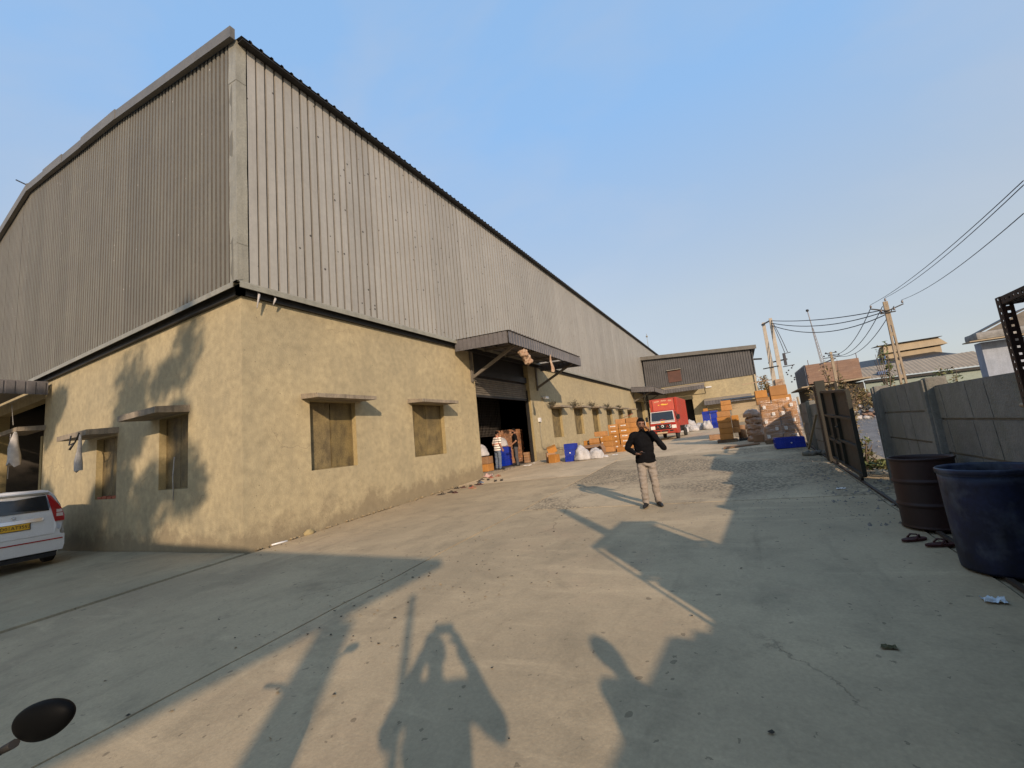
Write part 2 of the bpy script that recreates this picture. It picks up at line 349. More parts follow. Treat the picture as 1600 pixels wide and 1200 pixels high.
ACROOF = mat('cement_sheet', (.28, .24, .185), (.23, .195, .15), scale=1.2, rough=.9, streak=(.25, .21, .16), stamt=.45, stscale=(.8, 4, 6))
CREAM = mat('cream_sheet', (.36, .285, .185), (.30, .24, .16), scale=1.5, rough=.85)
BLUEW = mat('pale_blue_wall', (0.325, 0.356, 0.413), (0.250, 0.281, 0.325), scale=1.2, rough=.9, streak=(.20, .21, .23), stamt=.55, stscale=(4, 4, .5))
GREENW = mat('pale_green_wall', (.29, .34, .29), (.24, .28, .24), scale=1.2, rough=.9)
STEEL = mat('rack_steel', (.018, .014, .014), (.035, .018, .014), scale=6, rough=.55, metal=.3, coord='obj')
WIRE = mat('wire', (.05, .055, .065), rough=.6, fine=0)
RUSTP = mat('rust_panel', (.12, .06, .045), (.085, .045, .035), scale=2, rough=.85)
def skin(n, c): return mat(n, c, tuple(x * .8 for x in c), scale=9, rough=.55, coord='obj', fine=.05)
SKIN = skin('skin_dark', (.20, .10, .062)); SKIN2 = skin('skin_brown', (.30, .15, .09))
HAIR = mat('hair', (.006, .005, .0045), rough=.9, coord='obj', fine=.2, spec=.08)
SHIRT_B = mat('black_shirt', (.0045, .0045, .005), (.007, .007, .008), scale=6, rough=.95, coord='obj', fine=.2, spec=.08)
TROU = mat('beige_trousers', (.26, .22, .18), (.21, .18, .15), scale=5, rough=.9, coord='obj', fine=.1)
JEANS = mat('blue_jeans', (.13, .16, .20), (.08, .10, .14), scale=6, rough=.9, coord='obj', fine=.2)
JEANS_D = mat('grey_jeans', (.07, .07, .075), (.045, .045, .05), scale=6, rough=.9, coord='obj', fine=.2)
SHOE = mat('shoe_black', (.012, .012, .012), rough=.5, coord='obj')
SOLE = mat('shoe_sole', (.5, .48, .45), rough=.7, coord='obj')
def stripes():
    m_ = bpy.data.materials.new('striped_shirt'); m_.use_nodes = True
    N, L = m_.node_tree.nodes, m_.node_tree.links; b = N['Principled BSDF']; b.inputs['Roughness'].default_value = .9
    t = N.new('ShaderNodeTexCoord'); s = N.new('ShaderNodeSeparateXYZ'); L.new(t.outputs['Object'], s.inputs[0])
    mu = N.new('ShaderNodeMath'); mu.operation = 'MULTIPLY'; mu.inputs[1].default_value = 3.1; L.new(s.outputs[2], mu.inputs[0])
    fr = N.new('ShaderNodeMath'); fr.operation = 'FRACT'; L.new(mu.outputs[0], fr.inputs[0])
    cr = N.new('ShaderNodeValToRGB'); cr.color_ramp.interpolation = 'CONSTANT'; L.new(fr.outputs[0], cr.inputs[0])
    e = cr.color_ramp.elements; e[0].position = 0; e[0].color = (.72, .66, .58, 1); e[1].position = .24; e[1].color = (.03, .025, .025, 1)
    for p, c in ((.33, (.72, .66, .58, 1)), (.55, (.42, .11, .05, 1)), (.70, (.72, .66, .58, 1)), (.88, (.05, .03, .03, 1))):
        q = e.new(p); q.color = c
    L.new(cr.outputs[0], b.inputs['Base Color']); return m_
STRIPE = stripes()
def film():
    m_ = bpy.data.materials.new('stretch_film'); m_.use_nodes = True
    N, L = m_.node_tree.nodes, m_.node_tree.links; out = N['Material Output']; N.remove(N['Principled BSDF'])
    tr = N.new('ShaderNodeBsdfTransparent'); gl = N.new('ShaderNodeBsdfGlossy'); gl.inputs['Roughness'].default_value = .22; gl.inputs['Color'].default_value = (.9, .9, .9, 1)
    df = N.new('ShaderNodeBsdfDiffuse'); df.inputs['Color'].default_value = (.50, .38, .29, 1)
    t = N.new('ShaderNodeTexCoord'); mp = N.new('ShaderNodeMapping'); mp.inputs['Scale'].default_value = (1.5, 1.5, 14); L.new(t.outputs['Object'], mp.inputs[0])
    nz = N.new('ShaderNodeTexNoise'); nz.inputs['Scale'].default_value = 2.6; nz.inputs['Detail'].default_value = 4; L.new(mp.outputs[0], nz.inputs['Vector'])
    bp = N.new('ShaderNodeBump'); bp.inputs['Strength'].default_value = .9; bp.inputs['Distance'].default_value = .05; L.new(nz.outputs[0], bp.inputs['Height']); L.new(bp.outputs[0], gl.inputs['Normal'])
    mr = N.new('ShaderNodeMapRange'); mr.inputs['From Min'].default_value = .45; mr.inputs['From Max'].default_value = .7; mr.inputs['To Min'].default_value = .08; mr.inputs['To Max'].default_value = .5; L.new(nz.outputs[0], mr.inputs['Value'])
    m1 = N.new('ShaderNodeMixShader'); m1.inputs[0].default_value = .35; L.new(df.outputs[0], m1.inputs[1]); L.new(gl.outputs[0], m1.inputs[2])
    m2 = N.new('ShaderNodeMixShader'); L.new(mr.outputs[0], m2.inputs[0]); L.new(tr.outputs[0], m2.inputs[1]); L.new(m1.outputs[0], m2.inputs[2]); L.new(m2.outputs[0], out.inputs[0])
    return m_
FILM = film()

def eval_mesh(o):
    dg = bpy.context.evaluated_depsgraph_get(); me = bpy.data.meshes.new_from_object(o.evaluated_get(dg)); return me
def text_mesh(s, size, m_, ext=.002):
    cu = bpy.data.curves.new('t', 'FONT'); cu.body = s; cu.size = size; cu.extrude = ext; cu.align_x = 'CENTER'; cu.align_y = 'CENTER'; cu.resolution_u = 2
    o = bpy.data.objects.new('t', cu); C.objects.link(o); bpy.context.view_layer.update()
    me = eval_mesh(o); bpy.data.objects.remove(o); bpy.data.curves.remove(cu); me.materials.clear(); me.materials.append(m_); return me

# ================================================================ GROUND
def grid_sheet(xs, ys, zf):
    mb = MB(); n = len(xs)
    vs = [(x, y, zf(x, y)) for y in ys for x in xs]
    fs = [(j * n + i, j * n + i + 1, (j + 1) * n + i + 1, (j + 1) * n + i) for j in range(len(ys) - 1) for i in range(n - 1)]
    mb.faces(vs, fs, 0, True); return mb
def frange(a, b, st):
    k = max(1, round((b - a) / st)); return [a + (b - a) * i / k for i in range(k + 1)]
xs = [-900, -400, -150] + frange(-60, 8, 2) + [14, 30, 80, 300, 900]
ys = [-900, -400, -120] + frange(-30, 20, 2) + frange(22, 52, 3) + [70, 120, 300, 900]
struct(grid_sheet(xs, ys, lambda x, y: gz(x, y) - .05).build('ground', EARTH))
struct(grid_sheet(frange(2.6, 8, .6) + [12, 20], frange(9.0, 60, 1.5), lambda x, y: gz(x, y) - .03 + .02 * noise.noise(Vector((x, y, 0)))).build('gravel_road', GRAVEL))
yard = link('yard', None); yard['kind'] = 'structure'
def wob(t, s): return .03 * noise.noise(Vector((t * .9, s, 0))) + .011 * noise.noise(Vector((t * 4.1, s, 3)))
def slab(x0, x1, y0, y1, m_, dz=0, sl=0, sr=0, stp=.5, hide=False):
    mb = MB(); stp = .25; xs = frange(x0, x1, max(stp, 1.0)); ys = frange(y0, y1, stp)
    n = len(xs); vs = []
    for y in ys:
        for i, x in enumerate(xs):
            xx = x + (wob(y, x0) + .013 if i == 0 else 0) + (wob(y, x1) - .013 if i == n - 1 else 0)
            yy = y + (.011 if y == ys[0] else 0) - (.011 if y == ys[-1] else 0) + (wob(xx, y) if y in (ys[0], ys[-1]) else 0)
            vs.append((xx, yy, gz(xx, yy) + dz + .004 * noise.noise(Vector((xx * .4, yy * .4, 1)))))
    fs = [(j * n + i, j * n + i + 1, (j + 1) * n + i + 1, (j + 1) * n + i) for j in range(len(ys) - 1) for i in range(n - 1)]
    mb.faces(vs, fs, 0, True)
    rim = [i for i in range(n)] + [j * n + n - 1 for j in range(1, len(ys))] + [(len(ys) - 1) * n + i for i in range(n - 2, -1, -1)] + [j * n for j in range(len(ys) - 2, 0, -1)]
    for a, b in zip(rim, rim[1:] + rim[:1]):
        p, q = vs[a], vs[b]; mb.poly([p, (p[0], p[1], p[2] - .045), (q[0], q[1], q[2] - .045), q])
    return mb.build('slab', m_, yard)
for i, (y0, y1) in enumerate(((-14, B_ - .01),)): slab(-46, -9.745, y0, y1, CONC_L, .022 + .002 * i)
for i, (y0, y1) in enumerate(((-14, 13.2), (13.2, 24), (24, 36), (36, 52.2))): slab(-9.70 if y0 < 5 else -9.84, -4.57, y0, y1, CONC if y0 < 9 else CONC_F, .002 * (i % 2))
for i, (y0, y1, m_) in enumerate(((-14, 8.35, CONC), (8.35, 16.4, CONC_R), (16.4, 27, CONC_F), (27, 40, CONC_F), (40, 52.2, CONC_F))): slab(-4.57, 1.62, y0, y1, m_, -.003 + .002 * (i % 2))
slab(1.62, 2.6, -14, 30, CONC_R, -.02)

# pebbles on the rough slab and beside the gate
pm = MB()
def pebble(x, y, r):
    z = gz(x, y); k = rnd.random() * 6; vs = []
    for i in range(5):
        t = k + i * 1.257; vs.append((x + r * math.cos(t) * rnd.uniform(.7, 1.1), y + r * math.sin(t) * rnd.uniform(.7, 1.1), z - .005))
    vs.append((x + rnd.uniform(-.3, .3) * r, y + rnd.uniform(-.3, .3) * r, z + r * rnd.uniform(.5, .9)))
    pm.faces(vs, [(i, (i + 1) % 5, 5) for i in range(5)])
for _ in range(900): pebble(rnd.uniform(1.0, 3.4), rnd.uniform(6.6, 13), rnd.choice((.008, .012, .018, .03)))
for _ in range(700): pebble(rnd.gauss(0.3, 1.0), rnd.gauss(9.2, 1.3), rnd.choice((.006, .009, .012)))
for _ in range(900): pebble(rnd.uniform(2.2, 9), rnd.uniform(9, 30), rnd.choice((.02, .035, .05)))
stuff(pm.build('pebbles', mat('pebble', (.22, .20, .175), (.15, .137, .12), scale=9, rough=.95)))

# ================================================================ WAREHOUSE
W = thing('warehouse', 'large warehouse with grey corrugated cladding above a yellowish plastered base wall', 'warehouse', (-A_, B_, 0))
def wall_open(mb, P, U, Vv, Nn, us, vs, holes, depth, mi_rev=1):
    # wall in plane P + u*U + v*Vv, outward normal Nn; holes = (u0,u1,v0,v1)
    P, U, Vv, Nn = map(Vector, (P, U, Vv, Nn))
    uc = sorted(set([us[0], us[1]] + [h[0] for h in holes] + [h[1] for h in holes])); vc = sorted(set([vs[0], vs[1]] + [h[2] for h in holes] + [h[3] for h in holes]))
    pt = lambda u, v, d=0: P + U * u + Vv * v - Nn * d
    for d in (0, depth):
        for i in range(len(uc) - 1):
            for j in range(len(vc) - 1):
                cu, cv = (uc[i] + uc[i + 1]) / 2, (vc[j] + vc[j + 1]) / 2
                if any(h[0] < cu < h[1] and h[2] < cv < h[3] for h in holes): continue
                mb.poly([pt(uc[i], vc[j], d), pt(uc[i + 1], vc[j], d), pt(uc[i + 1], vc[j + 1], d), pt(uc[i], vc[j + 1], d)], 0)
    for (u0, u1, v0, v1) in holes:
        for a, b in (((u0, v0), (u1, v0)), ((u1, v0), (u1, v1)), ((u1, v1), (u0, v1)), ((u0, v1), (u0, v0))):
            mb.poly([pt(*a), pt(*b), pt(*b, depth), pt(*a, depth)], mi_rev)
YEND = 85.0
wins = [(7.02, 8.50, 1.60, 3.42), (10.93, 12.66, 1.63, 3.46), (23.05, 24.62, 1.80, 3.56), (26.9, 28.6, 1.86, 3.64), (30.85, 32.5, 1.9, 3.66), (34.75, 36.4, 2.0, 3.67), (38.6, 40.3, 2.05, 3.66), (42.2, 43.8, 2.05, 3.66)]
DOOR = (15.0, 20.35, .60, 6.02)
DOOR2 = (46.5, 51.0, 1.1, 4.9)
mb = MB()
wall_open(mb, (-A_, 0, 0), (0, 1, 0), (0, 0, 1), (1, 0, 0), (B_, YEND), (-1.0, H1), wins + [DOOR, DOOR2], .34)
mb.build('long_wall', [PLASTER, PLASTER_D], W, True)
lw = [(-13.86, -12.30, 1.48, 3.38), (-18.10, -16.54, 1.32, 3.20)]
BAY = (-29.4, -23.2, -.5, 5.25)
mb = MB()
wall_open(mb, (0, B_, 0), (1, 0, 0), (0, 0, 1), (0, -1, 0), (-48, -A_), (-1.6, H1), lw + [BAY], .34)
mb.build('gable_wall', [PLASTER, PLASTER_D], W, True)
mb = MB()   # recessed loading bay at the left
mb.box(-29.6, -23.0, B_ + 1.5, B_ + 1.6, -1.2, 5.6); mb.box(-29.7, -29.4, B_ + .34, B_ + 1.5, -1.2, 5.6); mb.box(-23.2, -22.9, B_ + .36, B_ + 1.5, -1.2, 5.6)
mb.build('bay_wall', [INTER], W, True)  # the bay's shade is put into this dark wall colour
mb = MB(); BRK = mat('infill_brick', (.24, .13, .06), (.17, .095, .05), scale=3, rough=.95, rand=.2)
bw = mb; k = 0
for r in range(15):
    for c_ in range(8):
        x0 = -25.5 + c_ * .285 + (.14 if r % 2 else 0); z0 = 1.2 + r * .155
        mb.box(x0, x0 + .265, B_ + .62 + rnd.uniform(0, .02), B_ + .75, z0, z0 + .135)
o = mb.build('brick_infill', [BRK], W, True); stuff(o)
mb = MB(); mb.box(-25.75, -25.5, B_ + .5, B_ + .85, -.8, 4.0); mb.build('pillar', [PLASTER_D], W, True)
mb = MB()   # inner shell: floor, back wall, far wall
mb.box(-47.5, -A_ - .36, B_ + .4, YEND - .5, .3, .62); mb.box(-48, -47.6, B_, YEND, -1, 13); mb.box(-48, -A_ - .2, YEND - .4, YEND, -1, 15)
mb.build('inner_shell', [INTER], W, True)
mb = MB(); mb.box(-A_ - .36, -A_ + .04, DOOR[0] + .01, DOOR[1] - .01, .2, .622); mb.build('threshold', [HOOD], W, True)

# windows: two boarded leaves in a thin frame, under concrete sunshades
def window(axis, u0, u1, z0, z1):
    fr = MB(); t = .03; d0, d1 = .16, .22
    def bx(mb, a, b, c, d, e0, e1):
        if axis == 'y': mb.box(-A_ - e1, -A_ - e0, a, b, c, d)
        else: mb.box(a, b, B_ + e0, B_ + e1, c, d)
    for a, b, c, d in ((u0 + .002, u0 + t, z0 + .002, z1 - .002), (u1 - t, u1 - .002, z0 + .002, z1 - .002), (u0 + t, u1 - t, z0 + .002, z0 + t), (u0 + t, u1 - t, z1 - t, z1 - .002)): bx(fr, a, b, c, d, d0, d1)
    f = fr.build('window', [SHUT], W, True)
    mid = (u0 + u1) / 2
    for a, b in ((u0 + t + .004, mid - .010), (mid + .010, u1 - t - .004)):
        l = MB(); bx(l, a, b, z0 + t + .004, z1 - t - .004, d0 + .012 + rnd.uniform(0, .01), d1 - .012); l.build('shutter', [SHUT], f, True)
def sunshade(axis, u0, u1, z, proj=.66, t=.105):
    mb = MB(); n = 12
    top = [];
    for i in range(n + 1):
        u = u0 + (u1 - u0) * i / n; dz = .008 * noise.noise(Vector((u * 3, z, 0))); dp = .012 * noise.noise(Vector((u * 4, z, 5)))
        ring = [(-.0, z), (proj + dp, z - .03 + dz), (proj + dp, z - .03 + t + dz), (-.0, z + t + .03)]
        top.append([(-A_ + p, u, q) if axis == 'y' else (u, B_ - p, q) for p, q in ring])
    for a, b in zip(top, top[1:]):
        for k in range(4): mb.poly([a[k], a[(k + 1) % 4], b[(k + 1) % 4], b[k]])
    mb.poly(top[0]); mb.poly(top[-1][::-1])
    return mb.build('sunshade', [HOOD], W, True)
for (a, b, c, d) in wins: window('y', a, b, c, d)
for (a, b), z in zip(((6.78, 8.72), (10.72, 12.76), (22.9, 24.85), (26.75, 28.8), (30.65, 32.6), (34.55, 36.5), (38.4, 40.4), (42.1, 43.9)), (3.46, 3.48, 3.6, 3.68, 3.74, 3.78, 3.8, 3.8)): sunshade('y', a, b, z)
for (a, b, c, d) in lw: window('x', a, b, c, d)
sunshade('x', -14.36, -12.22, 3.40, .72, .15); sunshade('x', -18.85, -16.48, 3.27, .72, .15); sunshade('x', -25.3, -23.05, 4.02, .72, .15)
mb = MB()
for i in range(4): mb.cbox(-18.0 + i * .37, -17.7 + i * .37, B_ + .02, B_ + .15, 1.325, 1.39 + .02 * (i % 2), .008)
mb.build('sill_brick', [mat('sill_brick', (.35, .11, .06), rough=.95)], W, True)

# corrugated cladding, one object per sheet
def rib_profile(wd=1.0, pitch=.2, h=.034, crest=.74):
    pts = []; n = round(wd / pitch)
    for i in range(n): u = i * pitch; c1 = crest + .06 * (i == 0); pts += [(u, h), (u + pitch * c1, h), (u + pitch * (c1 + .05), 0), (u + pitch * .95, 0)]
    pts.append((wd, h)); return pts
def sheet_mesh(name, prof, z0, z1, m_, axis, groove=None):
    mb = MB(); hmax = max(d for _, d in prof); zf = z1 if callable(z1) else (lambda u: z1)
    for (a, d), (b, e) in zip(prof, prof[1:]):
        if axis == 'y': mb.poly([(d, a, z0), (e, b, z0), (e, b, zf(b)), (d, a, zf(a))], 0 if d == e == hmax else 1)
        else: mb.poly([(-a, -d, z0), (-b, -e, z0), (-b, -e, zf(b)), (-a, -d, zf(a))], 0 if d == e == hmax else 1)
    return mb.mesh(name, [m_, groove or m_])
CL = .10
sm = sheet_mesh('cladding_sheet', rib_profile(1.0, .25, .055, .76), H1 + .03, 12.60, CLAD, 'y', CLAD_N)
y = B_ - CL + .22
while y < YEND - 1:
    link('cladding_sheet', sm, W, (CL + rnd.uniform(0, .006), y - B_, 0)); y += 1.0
gp = [(-9.0, 12.63), (-16.6, 13.92), (-25.9, 15.07), (-29.85, 14.35), (-48.0, 10.9)]
def gable_z(x):
    for (a, za), (b, zb) in zip(gp, gp[1:]):
        if b <= x <= a: return za + (zb - za) * (a - x) / (a - b)
    return gp[-1][1]
x = -A_ + CL - .12
while x > -46:
    x_ = x
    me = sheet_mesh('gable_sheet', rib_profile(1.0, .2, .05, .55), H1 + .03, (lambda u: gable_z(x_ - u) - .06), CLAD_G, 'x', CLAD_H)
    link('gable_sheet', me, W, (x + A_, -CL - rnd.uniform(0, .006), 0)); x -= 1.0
# corner flashing in lapped lengths
zz = [H1 + .02, 7.15, 9.4, 11.5, 12.60]
for i in range(4):
    mb = MB(); a, b = zz[i] - (.05 if i else 0), zz[i + 1]; e = CL + .045 + .006 * (i % 2); wl_, wr = .30, .24
    n = 8
    for k in range(n):
        z0, z1 = a + (b - a) * k / n, a + (b - a) * (k + 1) / n
        dn = lambda z, s: .018 * noise.noise(Vector((z * 1.6, s, i * 3.)))
        L0, L1 = (-A_ + e - wl_, B_ - e - .012 + dn(z0, 1), z0), (-A_ + e - wl_, B_ - e - .012 + dn(z1, 1), z1)
        M0, M1 = (-A_ + e, B_ - e, z0), (-A_ + e, B_ - e, z1)
        R0, R1 = (-A_ + e + .01 + dn(z0, 2), B_ - e + wr, z0), (-A_ + e + .01 + dn(z1, 2), B_ - e + wr, z1)
        mb.poly([L0, M0, M1, L1]); mb.poly([M0, R0, R1, M1])
    mb.build('corner_flashing', [FLASH], W, True)
# sloping drip flashing under the cladding
def drip(axis, u0, u1):
    mb = MB(); pr_ = [(.02, H1 + .10), (CL + .10, H1 + .03), (CL + .16, H1 - .03), (CL + .165, H1 - .15), (CL + .15, H1 - .15), (CL + .14, H1 - .05), (0.0, H1 - .01)]
    P = lambda u, p, z: (-A_ + p, u, z) if axis == 'y' else (u, B_ - p, z)
    for (p, z), (q, t) in zip(pr_, pr_[1:]): mb.poly([P(u0, p, z), P(u1, p, z), P(u1, q, t), P(u0, q, t)])
    mb.build('drip_flashing', [FLASH], W, True)
u = B_ - .16
while u < 44: drip('y', u, min(u + 3.0, 44)) if not (13.4 < u + 1.5 < 21.8 and False) else None; u += 3.003
u = -A_ + .16
while u > -44: drip('x', u - 3.0, u); u -= 3.003
mb = MB(); mb.box(-A_ - .05, -A_ + .10, B_ - .10, YEND - 1, H1 - .26, H1 - .02); mb.box(-46, -A_ + .10, B_ - .10, B_ + .05, H1 - .26, H1 - .02); mb.build('drip_shade_strip', [DARKM], W, True)  # dark strip stands in for the shadow below the drip flashing
# roof with rib ends over the eaves, barge boards along the gable
mb = MB(); y = B_ - .14; ex = -A_ + .40; ez = 12.56
while y < YEND:
    cs = [(y, 0), (y + .17, 0), (y + .20, .05), (y + .25, .05), (y + .28, 0)]
    for (a, d), (b, e) in zip(cs, cs[1:]):
        mb.poly([(ex, a, ez + d), (ex, b, ez + e), (-25.9, b, 15.12 + e), (-25.9, a, 15.12 + d)])
        mb.poly([(-25.9, a, 15.12 + d), (-25.9, b, 15.12 + e), (-48, b, 10.95 + e), (-48, a, 10.95 + d)])
    y += .28
mb.build('roof', [CLAD_D], W, True)
mb = MB(); mb.box(-A_ + .14, ex - .03, B_ - .10, YEND, ez - .05, ez - .02); mb.build('eaves_soffit', [DARKM], W, True)
segs = [-9.68, -16.6, -19.6, -21.6, -23.8, -25.9, -29.85, -36, -44]
for i, (a, b) in enumerate(zip(segs, segs[1:])):
    mb = MB(); h = .31; y0, y1 = B_ - .30 - .01 * (i % 2), B_ - .18; za, zb = gable_z(a) - .22, gable_z(b) - .22; ov = .05 * (i % 2)
    mb.hexa([(b, y0, zb), (a, y0, za), (a, y1, za), (b, y1, zb), (b, y0, zb + h + ov), (a, y0, za + h + ov), (a, y1, za + h + ov), (b, y1, zb + h + ov)])
    mb.build('barge_board', [BARGE], W, True)
mb = MB(); mb.tube([(-25.9, B_ - .2, 15.1), (-26.5, B_ - .5, 15.5)], .03, 6); mb.build('ridge_rod', [DARKM], W, True)
mb = MB(); mb.tube([(-10.2, 62, 13.0), (-10.2, 62, 15.4)], .03, 6); mb.ball((-10.2, 62, 15.0), .15); mb.build('lightning_rod', [FLASH], W, True)

# canopies: fascia sheets, roof sheet, tube struts
def fascia(parent, p0, p1, zt0, zt1, h, nrm, m_=FASC, wd=.9):
    p0, p1, nrm = Vector(p0), Vector(p1), Vector(nrm); Ln = (p1 - p0).length; n = max(1, round(Ln / wd)); d = (p1 - p0) / n
    for i in range(n):
        mb = MB(); pr_ = rib_profile(Ln / n, Ln / n / 4, .03)
        for (a, e), (b, f) in zip(pr_, pr_[1:]):
            qa = p0 + d * i + d.normalized() * a + nrm * e; qb = p0 + d * i + d.normalized() * b + nrm * f
            ta = zt0 + (zt1 - zt0) * (i + a / (Ln / n)) / n; tb = zt0 + (zt1 - zt0) * (i + b / (Ln / n)) / n
            mb.poly([(qa.x, qa.y, ta - h), (qb.x, qb.y, tb - h), (qb.x, qb.y, tb), (qa.x, qa.y, ta)])
        mb.build('fascia_sheet', [m_], parent, True)
def canopy(owner, y0, y1, proj, zw, zf, h):
    x0, x1 = -A_ + CL + .06, -A_ + proj; k = MB()
    for i in range(int((y1 - y0) / .25)):
        ya = y0 - .06 + i * .25
        for (a, d), (b, e) in zip(((0, 0), (.17, 0), (.2, .04), (.23, .04)), ((.17, 0), (.2, .04), (.23, .04), (.25, 0))):
            k.poly([(x0, ya + a, zw + .02 + d), (x0, ya + b, zw + .02 + e), (x1 + .08, ya + b, zf + .02 + e), (x1 + .08, ya + a, zf + .02 + d)])
    cn = k.build('canopy', [FASC], owner, True)
    fascia(cn, (x0, y0, 0), (x1, y0, 0), zw, zf, h, (0, -1, 0)); fascia(cn, (x1, y0, 0), (x1, y1, 0), zf, zf, h, (1, 0, 0)); fascia(cn, (x1, y1, 0), (x0, y1, 0), zf, zw, h, (0, 1, 0))
    mb = MB()
    for yy in frange(y0 + .1, y1 - .1, 2.2): mb.bar((x0, yy, zw - .1), (x1 - .03, yy, zf - .1), .07, .1)
    for q in (.3, .6, .9): xx = x0 + (x1 - x0) * q; mb.bar((xx, y0 + .05, zw + (zf - zw) * q - .04), (xx, y1 - .05, zw + (zf - zw) * q - .04), .05, .05)
    mb.build('canopy_frame', [UNDER], cn, True)
    for yy in (y0 + 1.2, y1 - .4):
        mb = MB(); mb.bar((-A_ + .02, yy, zw - 1.45), (x1 - .35, yy, zf - .28), .09, .12); mb.build('canopy_strut', [UNDER], cn, True)
        mb = MB(); mb.bar((-A_ + .05, yy, zw - 1.6), (-A_ + .05, yy, zw - .1), .1, .1); mb.build('canopy_strut', [UNDER], cn, True)
    return cn
cn = canopy(W, 13.55, 21.7, 2.62, 6.12, 6.0, .46)
canopy(W, 44.6, 51.6, 2.5, 6.2, 5.95, .5)
# left canopy over the bay
cnl = MB(); cnl.box(-36, -22.5, B_ - 3.2, B_ - .12, 5.74, 5.78); o = cnl.build('canopy', [FASC], W, True)
fascia(o, (-36, B_ - 3.2, 0), (-22.5, B_ - 3.2, 0), 5.74, 5.74, .46, (0, -1, 0)); fascia(o, (-22.5, B_ - 3.2, 0), (-22.5, B_ - .12, 0), 5.74, 5.74, .46, (1, 0, 0))
mb = MB(); mb.bar((-35.9, B_ - 1.3, 5.35), (-22.7, B_ - 1.3, 5.35), .08); mb.build('canopy_frame', [UNDER], o, True)
# roller shutter, half open
rs = MB(); rs.box(-A_ - .336, -A_ - .26, DOOR[0] + .02, DOOR[1] - .02, 4.85, DOOR[3] - .004); rs.box(-A_ - .25, -A_ - .12, DOOR[0] + .02, DOOR[1] - .02, 4.9, 5.2); rso = rs.build('roller_shutter', [DARKM], W, True)
z = 4.02
while z < 4.8:
    mb = MB(); n = 4
    for k in range(n):
        a, b = k * math.pi / n, (k + 1) * math.pi / n
        mb.poly([(-A_ - .2 + .022 * math.sin(a), DOOR[0] + .01, z + .05 - .046 * math.cos(a)), (-A_ - .2 + .022 * math.sin(a), DOOR[1] - .01, z + .05 - .046 * math.cos(a)),
                 (-A_ - .2 + .022 * math.sin(b), DOOR[1] - .01, z + .05 - .046 * math.cos(b)), (-A_ - .2 + .022 * math.sin(b), DOOR[0] + .01, z + .05 - .046 * math.cos(b))], 0, True)
    mb.build('slat', [ROLL], rso, True); z += .1
mb = MB(); mb.box(-A_ - .24, -A_ - .16, DOOR[0] + .01, DOOR[1] - .01, 3.93, 4.03); mb.build('bottom_rail', [DARKM], rso, True)
for yy in (DOOR[0] + .03, DOOR[1] - .09):
    mb = MB(); mb.box(-A_ - .28, -A_ - .12, yy, yy + .06, .63, 4.5); mb.build('guide_rail', [DARKM], rso, True)
mb = MB(); mb.box(-A_ - .34, -A_ - .30, DOOR2[0] + .01, DOOR2[1] - .01, 1.1, 4.9); mb.build('roller_shutter', [DARKM], W, True)

# fittings on the long wall
sc_ = MB(); sc_.tube([(-A_, 21.9, 4.2), (-A_ + .12, 21.9, 4.2), (-A_ + .16, 21.9, 4.12)], .03, 6); sc_.box(-A_ + .1, -A_ + .28, 21.78, 22.2, 4.08, 4.2)
tag(sc_.build('security_camera', [WHITEP]), 'small white security camera on the wall right of the warehouse doorway', 'camera')
mb = MB(); mb.cbox(-A_ + .001, -A_ + .10, 21.0, 21.25, 2.75, 2.98, .01); sk = mb.build('switch_box', [WHITEP])
tag(sk, 'small white switch box with a conduit, beside the warehouse doorway', 'switch box')
mb = MB(); mb.tube([(-A_ + .03, 21.12, 2.75), (-A_ + .03, 21.13, 1.35), (-A_ + .05, 21.3, 1.22), (-A_ + .05, 22.6, 1.28), (-A_ + .2, 24.0, 1.1)], .016, 6); mb.build('conduit', [FLASH], sk)
for yy, L_ in ((5.62, .34), (6.02, .16)):
    mb = MB(); mb.tube([(-A_ + .17, yy, H1 - .12), (-A_ + .19, yy + .02, H1 - .2), (-A_ + .16, yy - .02, H1 - .2 - L_)], [.012, .03, .012], 6)
    tag(mb.build('rag_strip', [WHITESACK]), 'thin pale rag strip hanging under the cladding near the warehouse corner, ' + ('the longer one' if L_ > .2 else 'the shorter one'), 'rag', 'rag strips at the warehouse corner')

# ---------------------------------------------------------------- annex at the far end
YF = 52.3
AX = thing('annex_building', 'lower annex at the far end with dark corrugated cladding over a beige wall', 'building', (-4, YF, gz(-4, YF)))
mb = MB(); wall_open(mb, (0, YF, 0), (1, 0, 0), (0, 0, 1), (0, -1, 0), (-A_ + .34, 2.08), (.5, 6.45), [(-6.6, -4.6, 1.0, 4.6)], .3)
mb.box(1.78, 2.08, YF + .31, YF + 20, .5, 6.45); mb.box(-6.7, -4.5, YF + 2, YF + 2.2, .5, 5.2, 1); mb.build('wall', [PLASTER, INTER], AX, True)
xx = -A_ + .36
ztop = lambda x: 10.28 - (x + A_) * .072
while xx < 2.0:
    wd = min(1.0, 2.16 - xx); x_ = xx; mb = MB(); pr_ = [p for p in rib_profile(1.0, .25, .05) if p[0] <= wd + .001]
    for (a, d), (b, e) in zip(pr_, pr_[1:]): mb.poly([(xx + a, YF - .03 - d, 6.40), (xx + b, YF - .03 - e, 6.40), (xx + b, YF - .03 - e, ztop(xx + b)), (xx + a, YF - .03 - d, ztop(xx + a))])
    mb.build('cladding_sheet', [CLAD_D], AX, True); xx += 1.0
